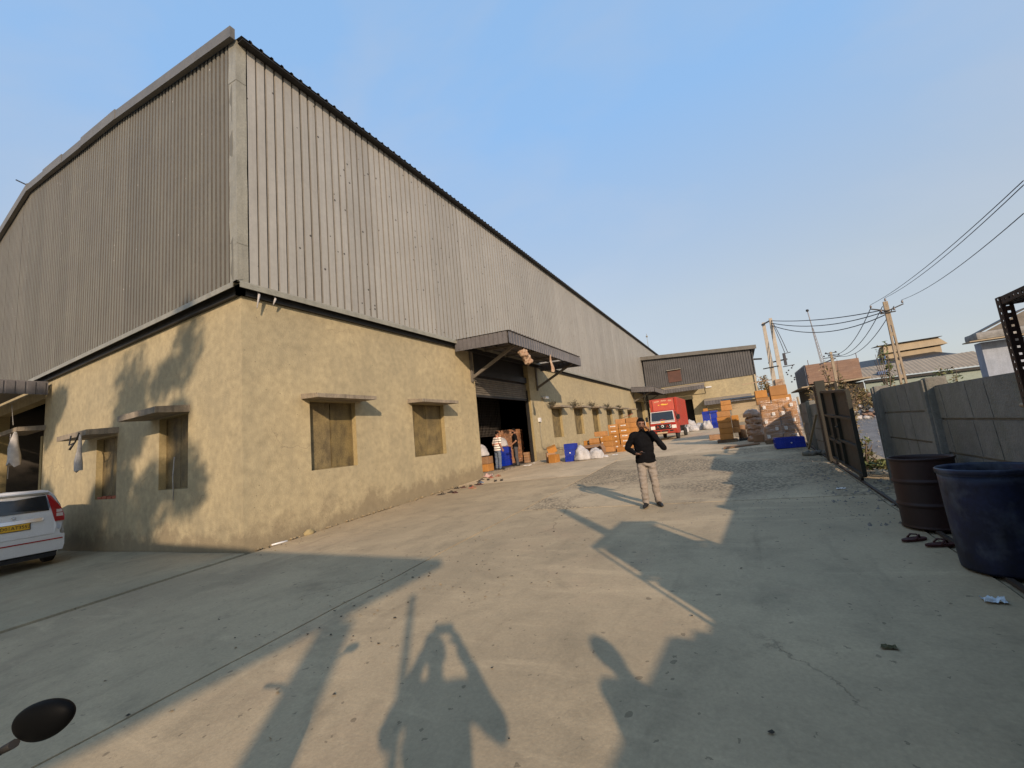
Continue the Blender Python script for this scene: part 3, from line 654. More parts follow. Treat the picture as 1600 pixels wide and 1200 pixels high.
mb = MB(); mb.hexa([(-A_ + .12, YF - .32, ztop(-A_)), (2.55, YF - .32, ztop(2.5)), (2.55, YF + 22, ztop(2.5)), (-A_ + .12, YF + 22, ztop(-A_)), (-A_ + .12, YF - .32, ztop(-A_) + .1), (2.55, YF - .32, ztop(2.5) + .1), (2.55, YF + 22, ztop(2.5) + .1), (-A_ + .12, YF + 22, ztop(-A_) + .1)])
mb.build('roof', [CLAD_D], AX, True)
mb = MB(); mb.hexa([(-A_ + .12, YF - .40, ztop(-A_) - .22), (2.6, YF - .40, ztop(2.5) - .22), (2.6, YF - .33, ztop(2.5) - .22), (-A_ + .12, YF - .33, ztop(-A_) - .22), (-A_ + .12, YF - .40, ztop(-A_) + .2), (2.6, YF - .40, ztop(2.5) + .2), (2.6, YF - .33, ztop(2.5) + .2), (-A_ + .12, YF - .33, ztop(-A_) + .2)]); mb.build('roof_trim', [BARGE], AX, True)
mb = MB(); mb.box(2.08, 2.16, YF + .1, YF + 20, 6.40, 9.3); mb.build('side_cladding', [CLAD_D], AX, True)
mb = MB(); mb.box(-6.85, -5.38, YF - .14, YF - .09, 6.85, 8.25); wf = mb.build('window', [RUSTP], AX, True)
mb = MB(); mb.box(-6.9, -5.3, YF - .35, YF - .08, 8.26, 8.32); mb.build('window_hood', [FLASH], wf, True)
mb = MB(); mb.tube([(1.95, YF - .1, 6.4), (1.95, YF - .1, 1.2)], .06, 8); mb.build('downpipe', [CREAM], AX, True)
mb = MB(); mb.bar((2.2, YF + 1, 8.2), (3.0, YF + 1, 8.1), .3, .15); mb.build('gutter_outlet', [DARKM], AX, True)
def annex_canopy(x0, x1, z, pj):
    mb = MB(); mb.hexa([(x0, YF - pj, z - .02), (x1, YF - pj, z - .02), (x1, YF - .02, z + .28), (x0, YF - .02, z + .28), (x0, YF - pj, z + .03), (x1, YF - pj, z + .03), (x1, YF - .02, z + .33), (x0, YF - .02, z + .33)])
    c_ = mb.build('canopy', [ACROOF], AX, True); fascia(c_, (x0, YF - pj - .01, 0), (x1, YF - pj - .01, 0), z - .03, z - .03, .45, (0, -1, 0), FASC, 1.2)
    mb = MB(); mb.bar((x0 + .1, YF - .1, z - .9), (x0 + .1, YF - pj + .2, z - .1), .08); mb.bar((x1 - .1, YF - .1, z - .9), (x1 - .1, YF - pj + .2, z - .1), .08); mb.build('canopy_strut', [UNDER], c_, True)
annex_canopy(-7.4, -3.0, 5.98, 1.8); annex_canopy(-3.3, 1.35, 4.12, 1.8)
mb = MB(); mb.box(-3.0, -2.4, YF - .12, YF, 5.65, 5.8); mb.build('flood_lamp', [WHITEP], AX, True)

# ---------------------------------------------------------------- cartons and other goods
def carton_mesh(sx, sy, sz, m_):
    mb = MB(); e = min(sx, sy, sz) * .03
    mb.hexa([(-sx / 2, -sy / 2, 0), (sx / 2, -sy / 2, 0), (sx / 2, sy / 2, 0), (-sx / 2, sy / 2, 0), (-sx / 2 + e * .3, -sy / 2 + e * .3, sz), (sx / 2 - e * .3, -sy / 2 + e * .3, sz), (sx / 2 - e * .3, sy / 2 - e * .3, sz), (-sx / 2 + e * .3, sy / 2 - e * .3, sz)])
    bm = bmesh.new(); me = mb.mesh('c', [m_]); bm.from_mesh(me); bmesh.ops.bevel(bm, geom=bm.edges[:], offset=.012, segments=1, affect='EDGES')
    bm.to_mesh(me); bm.free(); me.name = 'carton'; return me
CM = {}
def carton(x0, x1, y0, y1, z0, z1, label, group, m_=None, tape=True, lab=None, rz=None, labd=0.0, name='carton', cat='carton'):
    m_ = m_ or CARTON; sx, sy, sz = round(x1 - x0, 2), round(y1 - y0, 2), round(z1 - z0, 3); key = (sx, sy, sz, m_.name)
    if key not in CM: CM[key] = carton_mesh(sx, sy, sz, m_)
    r = rnd.uniform(-.035, .035) if rz is None else rz
    o = link(name, CM[key], None, ((x0 + x1) / 2 + rnd.uniform(-.012, .012), (y0 + y1) / 2 + rnd.uniform(-.012, .012), z0), (0, 0, r)); tag(o, label, cat, group)
    if tape:
        mb = MB(); t = .028; mb.box(-sx / 2 + .004, sx / 2 - .004, -t, t, sz + .001, sz + .004); mb.box(-sx / 2 - .004, -sx / 2 - .001, -t, t, sz * .6, sz - .01); mb.box(sx / 2 + .001, sx / 2 + .004, -t, t, sz * .6, sz - .01); mb.build('tape', [TAPE], o)
    if lab:
        mb = MB(); lx, lz, lw_, lh = lab
        mb.box(-sx / 2 + lx * sx, -sx / 2 + lx * sx + lw_, -sy / 2 - .006 - labd, -sy / 2 - .001 - labd, lz * sz, lz * sz + lh)
        l = mb.build('paper_label', [PAPERL], o); mb = MB()
        for k in range(3): mb.box(-sx / 2 + lx * sx + lw_ * .12, -sx / 2 + lx * sx + lw_ * (.55 + .3 * rnd.random()), -sy / 2 - .008 - labd, -sy / 2 - .0062 - labd, lz * sz + lh * (.2 + .25 * k), lz * sz + lh * (.27 + .25 * k))
        mb.build('print', [PRINT], l)
    return o
ORD = ['bottom', 'second', 'third', 'fourth', 'fifth', 'sixth', 'seventh']
def tier(i): return ORD[i] + (' tier' if i else ' tier')
def pallet(x0, x1, y0, y1, z, h, label, group=None, m_=None):
    o = thing('pallet', label, 'pallet', ((x0 + x1) / 2, (y0 + y1) / 2, z), 0, group); ox, oy = (x0 + x1) / 2, (y0 + y1) / 2; m_ = m_ or PALLET
    for i in range(5):
        mb = MB(); a = x0 - ox + (x1 - x0) * i / 5; mb.box(a, a + (x1 - x0) / 5 - .02, y0 - oy, y1 - oy, h - .025, h); mb.build('board', [m_], o)
    for i in range(3):
        mb = MB(); a = y0 - oy + (y1 - y0 - .09) * i / 2; mb.box(x0 - ox, x1 - ox, a, a + .09, 0, h - .027); mb.build('bearer', [m_], o)
    return o
g1 = 'brown cartons stacked along the warehouse wall'
zb = .79; pallet(-6.05, -4.85, 20.95, 22.5, zb, .11, 'dark pallet under the tall carton stack by the warehouse wall')
zb += .11
for c_, x0 in ((0, -5.99), (1, -5.45)):
    for i in range(5):
        carton(x0, x0 + .51, 21.0, 21.6, zb + i * .255, zb + i * .255 + .25, f'labelled carton, {tier(i)}, {"left" if c_ == 0 else "right"} front column of the tall stack by the warehouse', g1, lab=(.25, .5, .26, .05))
for c_, x0 in ((0, -5.75), (1, -5.22)):
    for i in range(6):
        if i < 3 and c_ == 0: continue
        carton(x0, x0 + .51, 21.65, 22.3, zb + i * .255, zb + i * .255 + .25, f'plain carton, {tier(i)}, {"left" if c_ == 0 else "right"} back column of the tall stack by the warehouse', g1)
for i in range(5): carton(-4.9, -4.4, 22.7, 23.3, .87 + i * .25, .87 + i * .25 + .245, f'plain brown carton, {tier(i)} of the column nearest the red truck', g1)
zl = .77; pallet(-6.75, -5.5, 19.95, 20.9, zl, .09, 'dark pallet under the low carton stack by the warehouse wall'); zl += .09
for i in range(3):
    carton(-6.16, -5.58, 20.0, 20.55, zl + i * .26, zl + i * .26 + .255, f'large brown carton, {tier(i)}, right column of the low stack by the warehouse', g1, lab=(.1, .7, .06, .05))
    carton(-6.76, -6.2, 20.1, 20.6, zl + i * .24, zl + i * .24 + .235, f'brown carton, {tier(i)}, left column of the low stack by the warehouse', g1)
carton(-6.45, -5.9, 20.02, 20.5, zl + .785, zl + 1.02, 'brown carton set alone on top of the low stack by the warehouse wall', g1)
for i in range(2): carton(-7.15, -6.8, 20.35, 20.8, zl + i * .31 + .02, zl + i * .31 + .32, f'small brown carton, {tier(i)}, left end of the low stack behind the white sacks', g1, lab=(.6, .6, .06, .05))
carton(-5.5, -5.1, 20.3, 20.75, .8, 1.03, 'small brown carton on the ground between the low stack and the tall stack', g1)
# flattened and open cardboard by the blue crate
carton(-8.55, -8.1, 18.55, 19.0, .64, 1.12, 'crumpled brown carton leaning at the wall right of the doorway', 'loose cartons right of the doorway', CARTON_P, False, rz=.5)
carton(-8.22, -7.82, 18.2, 18.6, .63, 1.02, 'squat brown carton in front of the crumpled one, right of the doorway', 'loose cartons right of the doorway', CARTON, True, rz=-.2)
o = carton(-8.45, -8.0, 18.6, 19.0, 1.13, 1.4, 'small tilted brown carton on top of the crumpled one, right of the doorway', 'loose cartons right of the doorway', CARTON, False, rz=.3); o.rotation_euler = (.25, -.3, .4)
def cardboard(name, label, pts, m_=CARTON_P):
    mb = MB(); n = (Vector(pts[1]) - Vector(pts[0])).cross(Vector(pts[3]) - Vector(pts[0])).normalized() * .012
    mb.hexa([Vector(p) - n for p in pts] + [Vector(p) + n for p in pts]); o = mb.build(name, [m_]); tag(o, label, 'cardboard'); return o
cardboard('cardboard_sheet', 'flattened cardboard sheet lying across the white sacks by the blue crate stack', [(-7.6, 18.9, 1.12), (-5.95, 19.3, 1.2), (-5.95, 19.8, 1.3), (-7.6, 19.6, 1.24)])
cardboard('cardboard_sheet', 'brown cardboard sheet standing behind the white sacks, curling at its right end', [(-7.5, 19.6, .72), (-6.0, 19.5, .74), (-6.0, 19.55, 1.18), (-7.5, 19.65, 1.18)])
cardboard('cardboard_sheet', 'long flat cardboard piece lying on the yard in front of the wrapped pallets', [(-.72, 16.75, .835), (.45, 17.2, .885), (.42, 17.5, .90), (-.70, 17.3, .86)])
def arch():
    mb = MB()
    for i in range(8):
        a, b = -math.pi / 2 + i * math.pi / 8, -math.pi / 2 + (i + 1) * math.pi / 8
        for r in (.24, .20): mb.poly([(-6.0 + r * math.cos(a) * .6, 19.15, 1.0 + r * math.sin(a)), (-6.0 + r * math.cos(b) * .6, 19.15, 1.0 + r * math.sin(b)), (-6.0 + r * math.cos(b) * .6, 19.7, 1.0 + r * math.sin(b)), (-6.0 + r * math.cos(a) * .6, 19.7, 1.0 + r * math.sin(a))], 0, True)
    return mb
tag(arch().build('cardboard_curl', [CARTON_P]), 'curled end of brown cardboard between the white sacks and the low carton stack', 'cardboard')

# blue crates (walls with ribs and slots)
def crate_mesh(sx, sy, sz):
    mb = MB(); t = .02
    mb.box(-sx / 2, sx / 2, -sy / 2, sy / 2, 0, .02)
    for s in (-1, 1):
        mb.box(s * sx / 2 - (t if s > 0 else 0), s * sx / 2 + (0 if s > 0 else t), -sy / 2, sy / 2, .02, sz)
        mb.box(-sx / 2 + t, sx / 2 - t, s * sy / 2 - (t if s > 0 else 0), s * sy / 2 + (0 if s > 0 else t), .02, sz)
    for z in (sz - .03, sz * .5, .03):
        mb.box(-sx / 2 - .015, sx / 2 + .015, -sy / 2 - .015, -sy / 2 - .001, z - .015, z + .015); mb.box(-sx / 2 - .015, sx / 2 + .015, sy / 2 + .001, sy / 2 + .015, z - .015, z + .015)
        mb.box(-sx / 2 - .015, -sx / 2 - .001, -sy / 2, sy / 2, z - .015, z + .015); mb.box(sx / 2 + .001, sx / 2 + .015, -sy / 2, sy / 2, z - .015, z + .015)
    n = max(3, round(sx / .12))
    for i in range(n + 1):
        x = -sx / 2 + sx * i / n
        for s in (-1, 1): mb.box(x - .006, x + .006, s * (sy / 2 + .007) - .007, s * (sy / 2 + .007) + .007, .046, sz - .047)
    n = max(3, round(sy / .12))
    for i in range(n + 1):
        y = -sy / 2 + sy * i / n
        for s in (-1, 1): mb.box(s * (sx / 2 + .007) - .007, s * (sx / 2 + .007) + .007, y - .006, y + .006, .046, sz - .047)
    return mb.mesh('blue_crate', [BLUE])
cmA = crate_mesh(.50, .42, .27); cmB = crate_mesh(.74, .55, .32); cmC = crate_mesh(.62, .5, .33)
gb = 'blue plastic crates'
def crate(me, x, y, z, label, sticker=None, rz=0.0):
    o = link('blue_crate', me, None, (x, y, z), (0, 0, rz)); tag(o, label, 'crate', gb)
    if sticker:
        mb = MB(); mb.lathe([(0.0005, 0), (sticker[2], 0)], (0, 0, 0), 10); mb.v = [(sticker[0] + p[0], -sticker[3] - .017, sticker[1] + p[1]) for p in mb.v]; mb.build('sticker', [PAPERL], o)
    return o
for i in range(3): crate(cmA, -7.03, 18.2, .655 + i * .272, f'blue slatted crate, {ORD[i]} of the three stacked by the wall right of the doorway', (.0, .13, .03, .21) if i == 1 else None, .06)
crate(cmB, 1.18, 15.5, .795, 'long blue crate on the ground in front of the film wrapped pallet load', (.03, .16, .02, .275), .03)
for i in range(3):
    crate(cmC, -2.9, 44.2, 1.14 + i * .335, f'blue crate, {ORD[i]} of the left stack by the annex wall', None); crate(cmC, -2.2, 44.3, 1.14 + i * .335, f'blue crate, {ORD[i]} of the right stack by the annex wall', None)
for i in range(3, 5):
    crate(cmC, -2.9, 44.2, 1.14 + i * .335, f'blue crate, {ORD[i]} of the left stack by the annex wall', None); crate(cmC, -2.2, 44.3, 1.14 + i * .335, f'blue crate, {ORD[i]} of the right stack by the annex wall', None)
carton(-3.1, -2.7, 44.0, 44.5, 2.82, 3.1, 'small tan carton resting on the left stack of blue crates by the annex', 'cartons at the annex', CARTON)

# white sacks
def sack(x, y, sx, sy, sz, label, group, seed, m_=None, name='white_sack', z=None):
    mb = MB(); bm = bmesh.new(); bmesh.ops.create_icosphere(bm, subdivisions=4, radius=1)
    for v in bm.verts:
        c_ = v.co.copy(); k = 1 + .20 * noise.noise(c_ * 1.6 + Vector((seed, 0, 0))) + .09 * noise.noise(c_ * 4.5 + Vector((0, seed, 0))) + .035 * abs(noise.noise(c_ * 9 + Vector((0, seed, 0))))
        if c_.z < -.25: c_.z = -.25 - (abs(c_.z) - .25) * .1
        v.co = Vector((c_.x * sx / 2 * k, c_.y * sy / 2 * k, (c_.z + .32) / 1.32 * sz * (k if c_.z > 0 else 1)))
    mb.addbm(bm, 0, True); o = mb.build(name, [m_ or WHITESACK], None, False, (x, y, (gz(x, y) if z is None else z) - .01)); return tag(o, label, 'sack', group)
gs = 'white sacks on the yard'
sack(-6.5, 18.1, .78, .6, .62, 'bulging white sack standing just right of the blue crate stack', gs, 1.3); sack(-5.92, 18.25, .66, .5, .46, 'smaller slumped white sack left of the low carton stack', gs, 4.1)
sack(-5.6, 18.5, .35, .25, .1, 'flat white scrap of sack lying by the low carton stack', gs, 7.7)
for i, (px, py, sx, sz, l) in enumerate(((-4.9, 42.0, 1.2, .55, 'low white sack nearest the red truck in the annex sack pile'), (-4.3, 43.0, 1.1, 1.05, 'tallest white sack in the pile before the annex'), (-4.0, 42.0, .95, .55, 'white sack at the front middle of the annex pile'), (-3.5, 43.2, 1.2, .7, 'cream sack left of the last one in the annex pile'), (-2.85, 42.6, .85, .8, 'rounded white sack in front of the blue crates by the annex'))):
    sack(px, py, sx, .8, sz, l, 'sacks piled before the annex', i * 2.7 + 9)
sack(-4.9, 43.2, .9, .7, .95, 'dark bag behind the white sacks before the annex', 'sacks piled before the annex', 3.3, BLACKP, 'dark_bag')

# orange carton column on the black pallet, right of centre
pallet(-1.0, -.25, 19.2, 20.2, .905, .12, 'dark pallet under the orange carton column in the middle distance'); pallet(-.2, .35, 19.3, 20.3, .93, .10, 'empty black pallet beside the orange carton column', None, BLACKP)
zo = 1.03
for i in range(5): carton(-.88, -.38, 19.3, 19.85, zo + i * .235, zo + i * .235 + .23, f'orange carton, {tier(i)} of the column on the dark pallet in mid yard', 'orange cartons on the mid yard pallet')
for i in range(1, 4): carton(-.36, -.1, 19.5, 20.0, zo + i * .24, zo + i * .24 + .235, f'narrow orange carton, {ORD[i-1]} of the side column beside the mid yard column', 'orange cartons on the mid yard pallet')
carton(-.68, -.28, 19.4, 19.9, zo + 1.18, zo + 1.41, 'orange carton crowning the right of the mid yard column', 'orange cartons on the mid yard pallet')
carton(-.66, -.28, 19.4, 19.9, zo + 1.415, zo + 1.6, 'topmost orange carton of the mid yard column', 'orange cartons on the mid yard pallet')
carton(-1.45, -1.0, 21.8, 22.3, .96, 1.2, 'brown carton on the ground behind the orange column', 'orange cartons on the mid yard pallet', CARTON_P)
# precast panel hut behind the stacks
HT = thing('precast_hut', 'small hut of beige precast panels with a thin dark roof behind the stacks', 'hut', (.1, 22.4, gz(.1, 22.4)))
for r in range(5):
    for s in range(1):
        mb = MB(); mb.cbox(-.36, 1.6, 22.42, 22.48, 1.0 + r * .335, 1.325 + r * .335, .012); mb.build('panel', [CREAM if r > 1 else PRECAST], HT, True)
for x in (-.50, 1.62): mb = MB(); mb.cbox(x, x + .14, 22.35, 22.5, .9, 2.7, .01); mb.build('post', [POST_C], HT, True)
mb = MB(); mb.box(-.44, -.38, 22.5, 24.8, .9, 2.62); mb.box(1.66, 1.72, 22.5, 24.8, .9, 2.62); mb.build('side_wall', [PRECAST], HT, True)
mb = MB(); mb.hexa([(-.7, 22.1, 2.7), (1.95, 22.1, 2.72), (1.95, 25, 2.9), (-.7, 25, 2.88), (-.7, 22.1, 2.76), (1.95, 22.1, 2.78), (1.95, 25, 2.96), (-.7, 25, 2.94)]); mb.build('roof', [DARKM], HT, True)
# wrapped parcels stack (left of the big load)
for i in range(5):
    sack(.40 + .03 * (i % 2), 18.7, .62, .5, .31, f'film wrapped brown parcel, {ORD[i]} of the leaning column left of the big pallet load', 'film wrapped parcels', 20 + i * 1.9, mat('wrapped_parcel', (.40, .26, .17), (.27, .155, .09), scale=4, rough=.35, coord='obj', streak=(.62, .54, .47), stamt=.6, stscale=(2, 2, 11), spec=.5), 'wrapped_parcel', .92 + i * .232)
carton(.28, .72, 18.0, 18.4, .9, 1.17, 'brown carton on the ground at the foot of the wrapped parcel column', 'cartons at the wrapped load', CARTON_P)
mb = MB(); mb.lathe([(.0, 0), (.15, 0), (.14, .52), (.12, .53), (.0, .53)], (-.05, 19.9, 1.03), 12); tag(mb.build('paper_roll', [CARTON_P]), 'upright brown paper roll between the orange column and the wrapped parcels', 'roll')
# big wrapped load
pallet(.62, 1.72, 16.95, 18.1, .85, .12, 'dark pallet under the big film wrapped load'); zw = .97
gw = 'cartons in the film wrapped load'
for i in range(5):
    for c_, x0 in ((0, .64), (1, 1.18)):
        carton(x0, x0 + .53, 17.0, 17.6, zw + i * .255, zw + i * .255 + .25, f'labelled carton in film, {tier(i)}, {"left" if c_ == 0 else "right"} front column of the big wrapped load', gw, CARTON_P if i < 3 else CARTON, lab=(.12 + .5 * ((i + c_) % 2), .35, .085, .11), rz=0, labd=.052)
        if i > 1: carton(x0, x0 + .53, 17.64, 18.1, zw + i * .255, zw + i * .255 + .25, f'plain carton in film, {tier(i)}, {"left" if c_ == 0 else "right"} back column of the big wrapped load', gw, CARTON_P, rz=0)
zt = zw + 5 * .255
carton(.56, .98, 17.05, 17.5, zt, zt + .23, 'shallow brown carton at the left of the sixth tier on the big wrapped load', gw); carton(1.0, 1.6, 17.05, 17.5, zt, zt + .25, 'wide brown carton with white label on the sixth tier of the big wrapped load', gw, lab=(.75, .2, .08, .10))
carton(.56, .93, 17.1, 17.5, zt + .235, zt + .50, 'small orange carton at the top left of the big wrapped load', gw); carton(1.0, 1.52, 17.1, 17.5, zt + .255, zt + .60, 'orange carton topping the big wrapped load', gw)
mb = MB(); x0, x1, y0, y1 = .60, 1.75, 16.965, 18.14; N_ = 9; Mz = 26
ring = []
for (ax, ay), (bx, by) in zip(((x0, y0), (x1, y0), (x1, y1), (x0, y1)), ((x1, y0), (x1, y1), (x0, y1), (x0, y0))):
    for k in range(N_): ring.append((ax + (bx - ax) * k / N_, ay + (by - ay) * k / N_))
nn = len(ring); vs = []
for j in range(Mz + 1):
    z = zw + .02 + (zt - zw + .10) * j / Mz
    for (x, y) in ring:
        d = .016 * noise.noise(Vector((x * 2, y * 2, z * 14))) + .01 * noise.noise(Vector((x * 7, y * 7, z * 22))); vx, vy = x - 1.175, y - 17.55
        vs.append((x + (d if vx > 0 else -d), y + (d if vy > 0 else -d), z))
mb.faces(vs, [(j * nn + k, j * nn + (k + 1) % nn, (j + 1) * nn + (k + 1) % nn, (j + 1) * nn + k) for j in range(Mz) for k in range(nn)], 0, True)
tag(mb.build('stretch_film', [FILM]), 'clear wrinkled stretch film round the big pallet load of cartons', 'film')
mb = MB(); mb.tube([(1.82, 16.9, .86), (1.72, 16.5, 2.35)], .03, 6); tag(mb.build('wooden_pole', [CREAM]), 'thin pale wooden pole leaning by the big wrapped load', 'pole')
mb = MB(); mb.bar((1.55, 14.6, .78), (1.72, 13.3, 1.75), .05, .03); tag(mb.build('timber_batten', [CREAM]), 'timber batten leaning on the boundary wall beyond the gate', 'batten')
for i in range(5): mb = MB(); mb.ball((1.35 + .13 * i, 13.3 - .08 * (i % 2), gz(1.4, 13.3) + .05), .1, 0, 2, (1, .8, .7), .5, i); tag(mb.build('rubble_stone', [POST_C]), ['largest broken stone', 'rounded broken stone', 'middle broken stone', 'flat broken stone', 'last broken stone'][i] + f' at the foot of the boundary wall beyond the gate', 'stone', 'broken stones by the wall')

# ================================================================ RIGHT BOUNDARY: precast wall, gate, drums, rack
WX = 2.14
BW = thing('boundary_wall', 'grey precast concrete boundary wall of ribbed panels behind the two drums', 'wall', (WX, 5, gz(WX, 5)))
posts = [9.24, 7.02, 4.84, 2.66, .48, -1.7, -3.9]
def precast_panel(L_, h):
    mb = MB(); n = 4; d = .02
    mb.box(0.001, .05, 0, L_, 0, h + .0095)
    ed = [0] + [L_ * (i + .5 + .12 * ((i % 2) * 2 - 1)) / n for i in range(n)] + [L_]
    sl = .035
    for a, b in zip(ed, ed[1:]):
        mb.hexa([(-d, a + .008, .008), (0.0, a + .008, .008), (0.0, b - .008, .008), (-d, b - .008, .008), (-d, a + .008 + sl, h - .008), (0.0, a + .008 + sl, h - .008), (0.0, b - .008 + sl * (b < L_ - .1), h - .008), (-d, b - .008 + sl * (b < L_ - .1), h - .008)])
    return mb.mesh('wall_panel', [PRECAST])
for i, (a, b) in enumerate(zip(posts[1:], posts)):
    L_ = b - a - .12; pmz = precast_panel(L_, .395); zb_ = gz(WX, (a + b) / 2) - .02; tl = (gz(WX, b) - gz(WX, a)) / (b - a)
    for r in range(4):
        o = link('wall_panel', pmz, BW, (rnd.uniform(-.008, .008), a + .06 - 5, zb_ + r * .405 - gz(WX, 5)))
def wpost(x, y, h, own, mt=POST_C):
    mb = MB(); z = gz(x, y); mb.cbox(x - .10, x + .10, y - .075, y + .075, z - .3, z + h, .025); mb.cbox(x - .13, x - .09, y - .05, y + .05, z - .3, z + h - .02, .012); return mb.build('wall_post', [mt], own, True)
for i, y in enumerate(posts): wpost(WX + .01, y, 1.66 if i else 1.60, BW)
BW2 = thing('boundary_wall', 'short precast boundary wall beyond the metal gate, beside the wrapped pallets', 'wall', (1.78, 14, gz(1.78, 14)))
pz = precast_panel(2.0, .32)
for j, y0 in enumerate((12.42, 14.56)):
    for r in range(4): link('wall_panel', pz, BW2, (rnd.uniform(-.008, .008), y0 + .07 - 14, gz(1.78, y0 + 1) - gz(1.78, 14) + r * .33 - .02))
    wpost(1.80, y0, 1.36, BW2)
# metal sliding gate on its ground rail
GT = thing('metal_gate', 'dark olive sheet metal sliding gate on a ground rail, standing part open', 'gate', (1.68, 9.2, gz(1.68, 9.2)))
GA, GB = 9.14, 11.7
gzl = lambda y: gz(1.68, y) + .10
def gbar(y0, z0, y1, z1, wd=.06, d=.05, n='frame_bar'):
    mb = MB(); mb.bar((1.68, y0, gzl(y0) + z0), (1.68, y1, gzl(y1) + z1), wd, d); mb.build(n, [GATE], GT, True)
GH = 1.50
gbar(GA, 0.03, GA, GH); gbar(GB, 0.03, GB, GH); gbar(GA + .03, .03, GB - .03, .03); gbar(GA + .03, GH, GB - .03, GH); mid = (GA + GB) / 2
gbar(mid, .06, mid, GH - .03); gbar(GA + .03, .52, mid - .03, .52); gbar(GA + .03, 1.0, mid - .03, 1.0); gbar(mid + .03, .45, GB - .03, .45); gbar(mid + .03, .98, GB - .03, .98); gbar(mid + .6, .06, mid + .6, .95)
for a, b in ((GA, mid), (mid, GB)):
    for z0, z1 in ((.03, .5), (.5, 1.0), (1.0, GH)):
        mb = MB(); y0, y1 = a + .02, b - .02; mb.hexa([(1.70, y0, gzl(y0) + z0 + .01), (1.706, y0, gzl(y0) + z0 + .01), (1.706, y1, gzl(y1) + z0 + .01), (1.70, y1, gzl(y1) + z0 + .01), (1.70, y0, gzl(y0) + z1), (1.706, y0, gzl(y0) + z1), (1.706, y1, gzl(y1) + z1), (1.70, y1, gzl(y1) + z1)]); mb.build('sheet_panel', [GATE], GT, True)
for y in (GA + .28, GB - .3):
    mb = MB(); z = gz(1.68, y) + .07; mb.tube([(1.66, y, z), (1.70, y, z)], .06, 14); mb.build('wheel', [DARKM], GT, True)
mb = MB(); mb.tube([(1.63, mid - .25, gzl(mid) + .8), (1.60, mid - .25, gzl(mid) + .8), (1.60, mid - .1, gzl(mid) + .8), (1.63, mid - .1, gzl(mid) + .8)], .012, 6); mb.build('handle', [DARKM], GT, True)
RL = MB(); RL.bar((1.68, 3.5, gz(1.68, 3.5) + .005), (1.68, 16, gz(1.68, 16) + .005), .04, .03); tag(RL.build('gate_rail', [mat('rail_rust', (.06, .045, .035), rough=.7)]), 'rusty ground rail along the gate and the boundary wall', 'rail')
for y, h, l in ((11.95, 1.86, 'tall dark steel gate post at the far end of the sliding gate'), (12.2, 1.75, 'second, paler steel gate post just beyond the first gate post')):
    mb = MB(); z = gz(1.7, y); mb.box(1.62, 1.64, y - .09, y + .09, z, z + h); mb.box(1.64, 1.80, y - .09, y - .075, z, z + h); mb.box(1.64, 1.80, y + .075, y + .09, z, z + h); tag(mb.build('gate_post', [GATE]), l, 'post')
SG = thing('gate_leaf', 'small framed metal gate leaf standing behind the short boundary wall', 'gate', (2.1, 13.2, gz(2.1, 13.2)))
for a, b, c_, d in ((12.3, 12.38, 0, 1.78), (14.0, 14.08, 0, 1.72), (13.1, 13.18, 0, 1.7)): mb = MB(); mb.box(2.05, 2.10, a, b, gz(2, a), gz(2, a) + d); mb.build('frame_bar', [GATE], SG, True)
for z in (1.70, 1.15): mb = MB(); mb.bar((2.075, 12.38, gz(2, 12.4) + z), (2.075, 14.0, gz(2, 14) + z), .05); mb.build('frame_bar', [GATE], SG, True)

# drums
def drum(prof, n, loc, m_, label, cat='drum'):
    o = thing('drum', label, cat, loc); mb = MB(); mb.lathe(prof, n=40); mb.build('shell', [m_], o); return o
h, r = .78, .278
prof = [(.0, .02), (r - .01, .02), (r - .01, 0), (r + .006, .005), (r + .006, .02), (r, .03), (r, .04)]
for k in range(1, 3): z = h * k / 3; prof += [(r, z - .034), (r, z - .026), (r + .013, z - .010), (r + .015, z), (r + .013, z + .010), (r, z + .026), (r, z + .034)]
prof += [(r, h - .04), (r, h - .03), (r + .012, h - .02), (r + .012, h), (r - .004, h), (r - .012, h - .03), (r - .012, .04), (.0, .04)]
dr = drum(prof, 40, (1.735, 6.55, gz(1.73, 6.55)), DRUMR, 'open maroon steel drum with rolling hoops beside the boundary wall')
hb = .86
def br(z): return .30 + .018 * math.sin(min(1, z / .75) * math.pi / 2)
pb = [(.0, .015), (.285, .015), (.297, .0)] + [(br(z), z) for z in frange(.02, hb - .06, .07)] + [(.315, hb - .06), (.33, hb - .045), (.332, hb - .01), (.32, hb), (.302, hb - .02), (.296, hb - .1), (.28, .05), (0, .05)]
drum(pb, 44, (1.80, 5.22, gz(1.8, 5.22)), DRUMB, 'large scuffed dark blue open plastic drum with a rolled rim beside the boundary wall')
mb = MB(); mb.tube([(1.98, 4.9, 1.72), (2.05, 4.0, 1.69)], .018, 8); tag(mb.build('wall_pipe', [CREAM]), 'short pale pipe running along the boundary wall behind the steel rack', 'pipe')

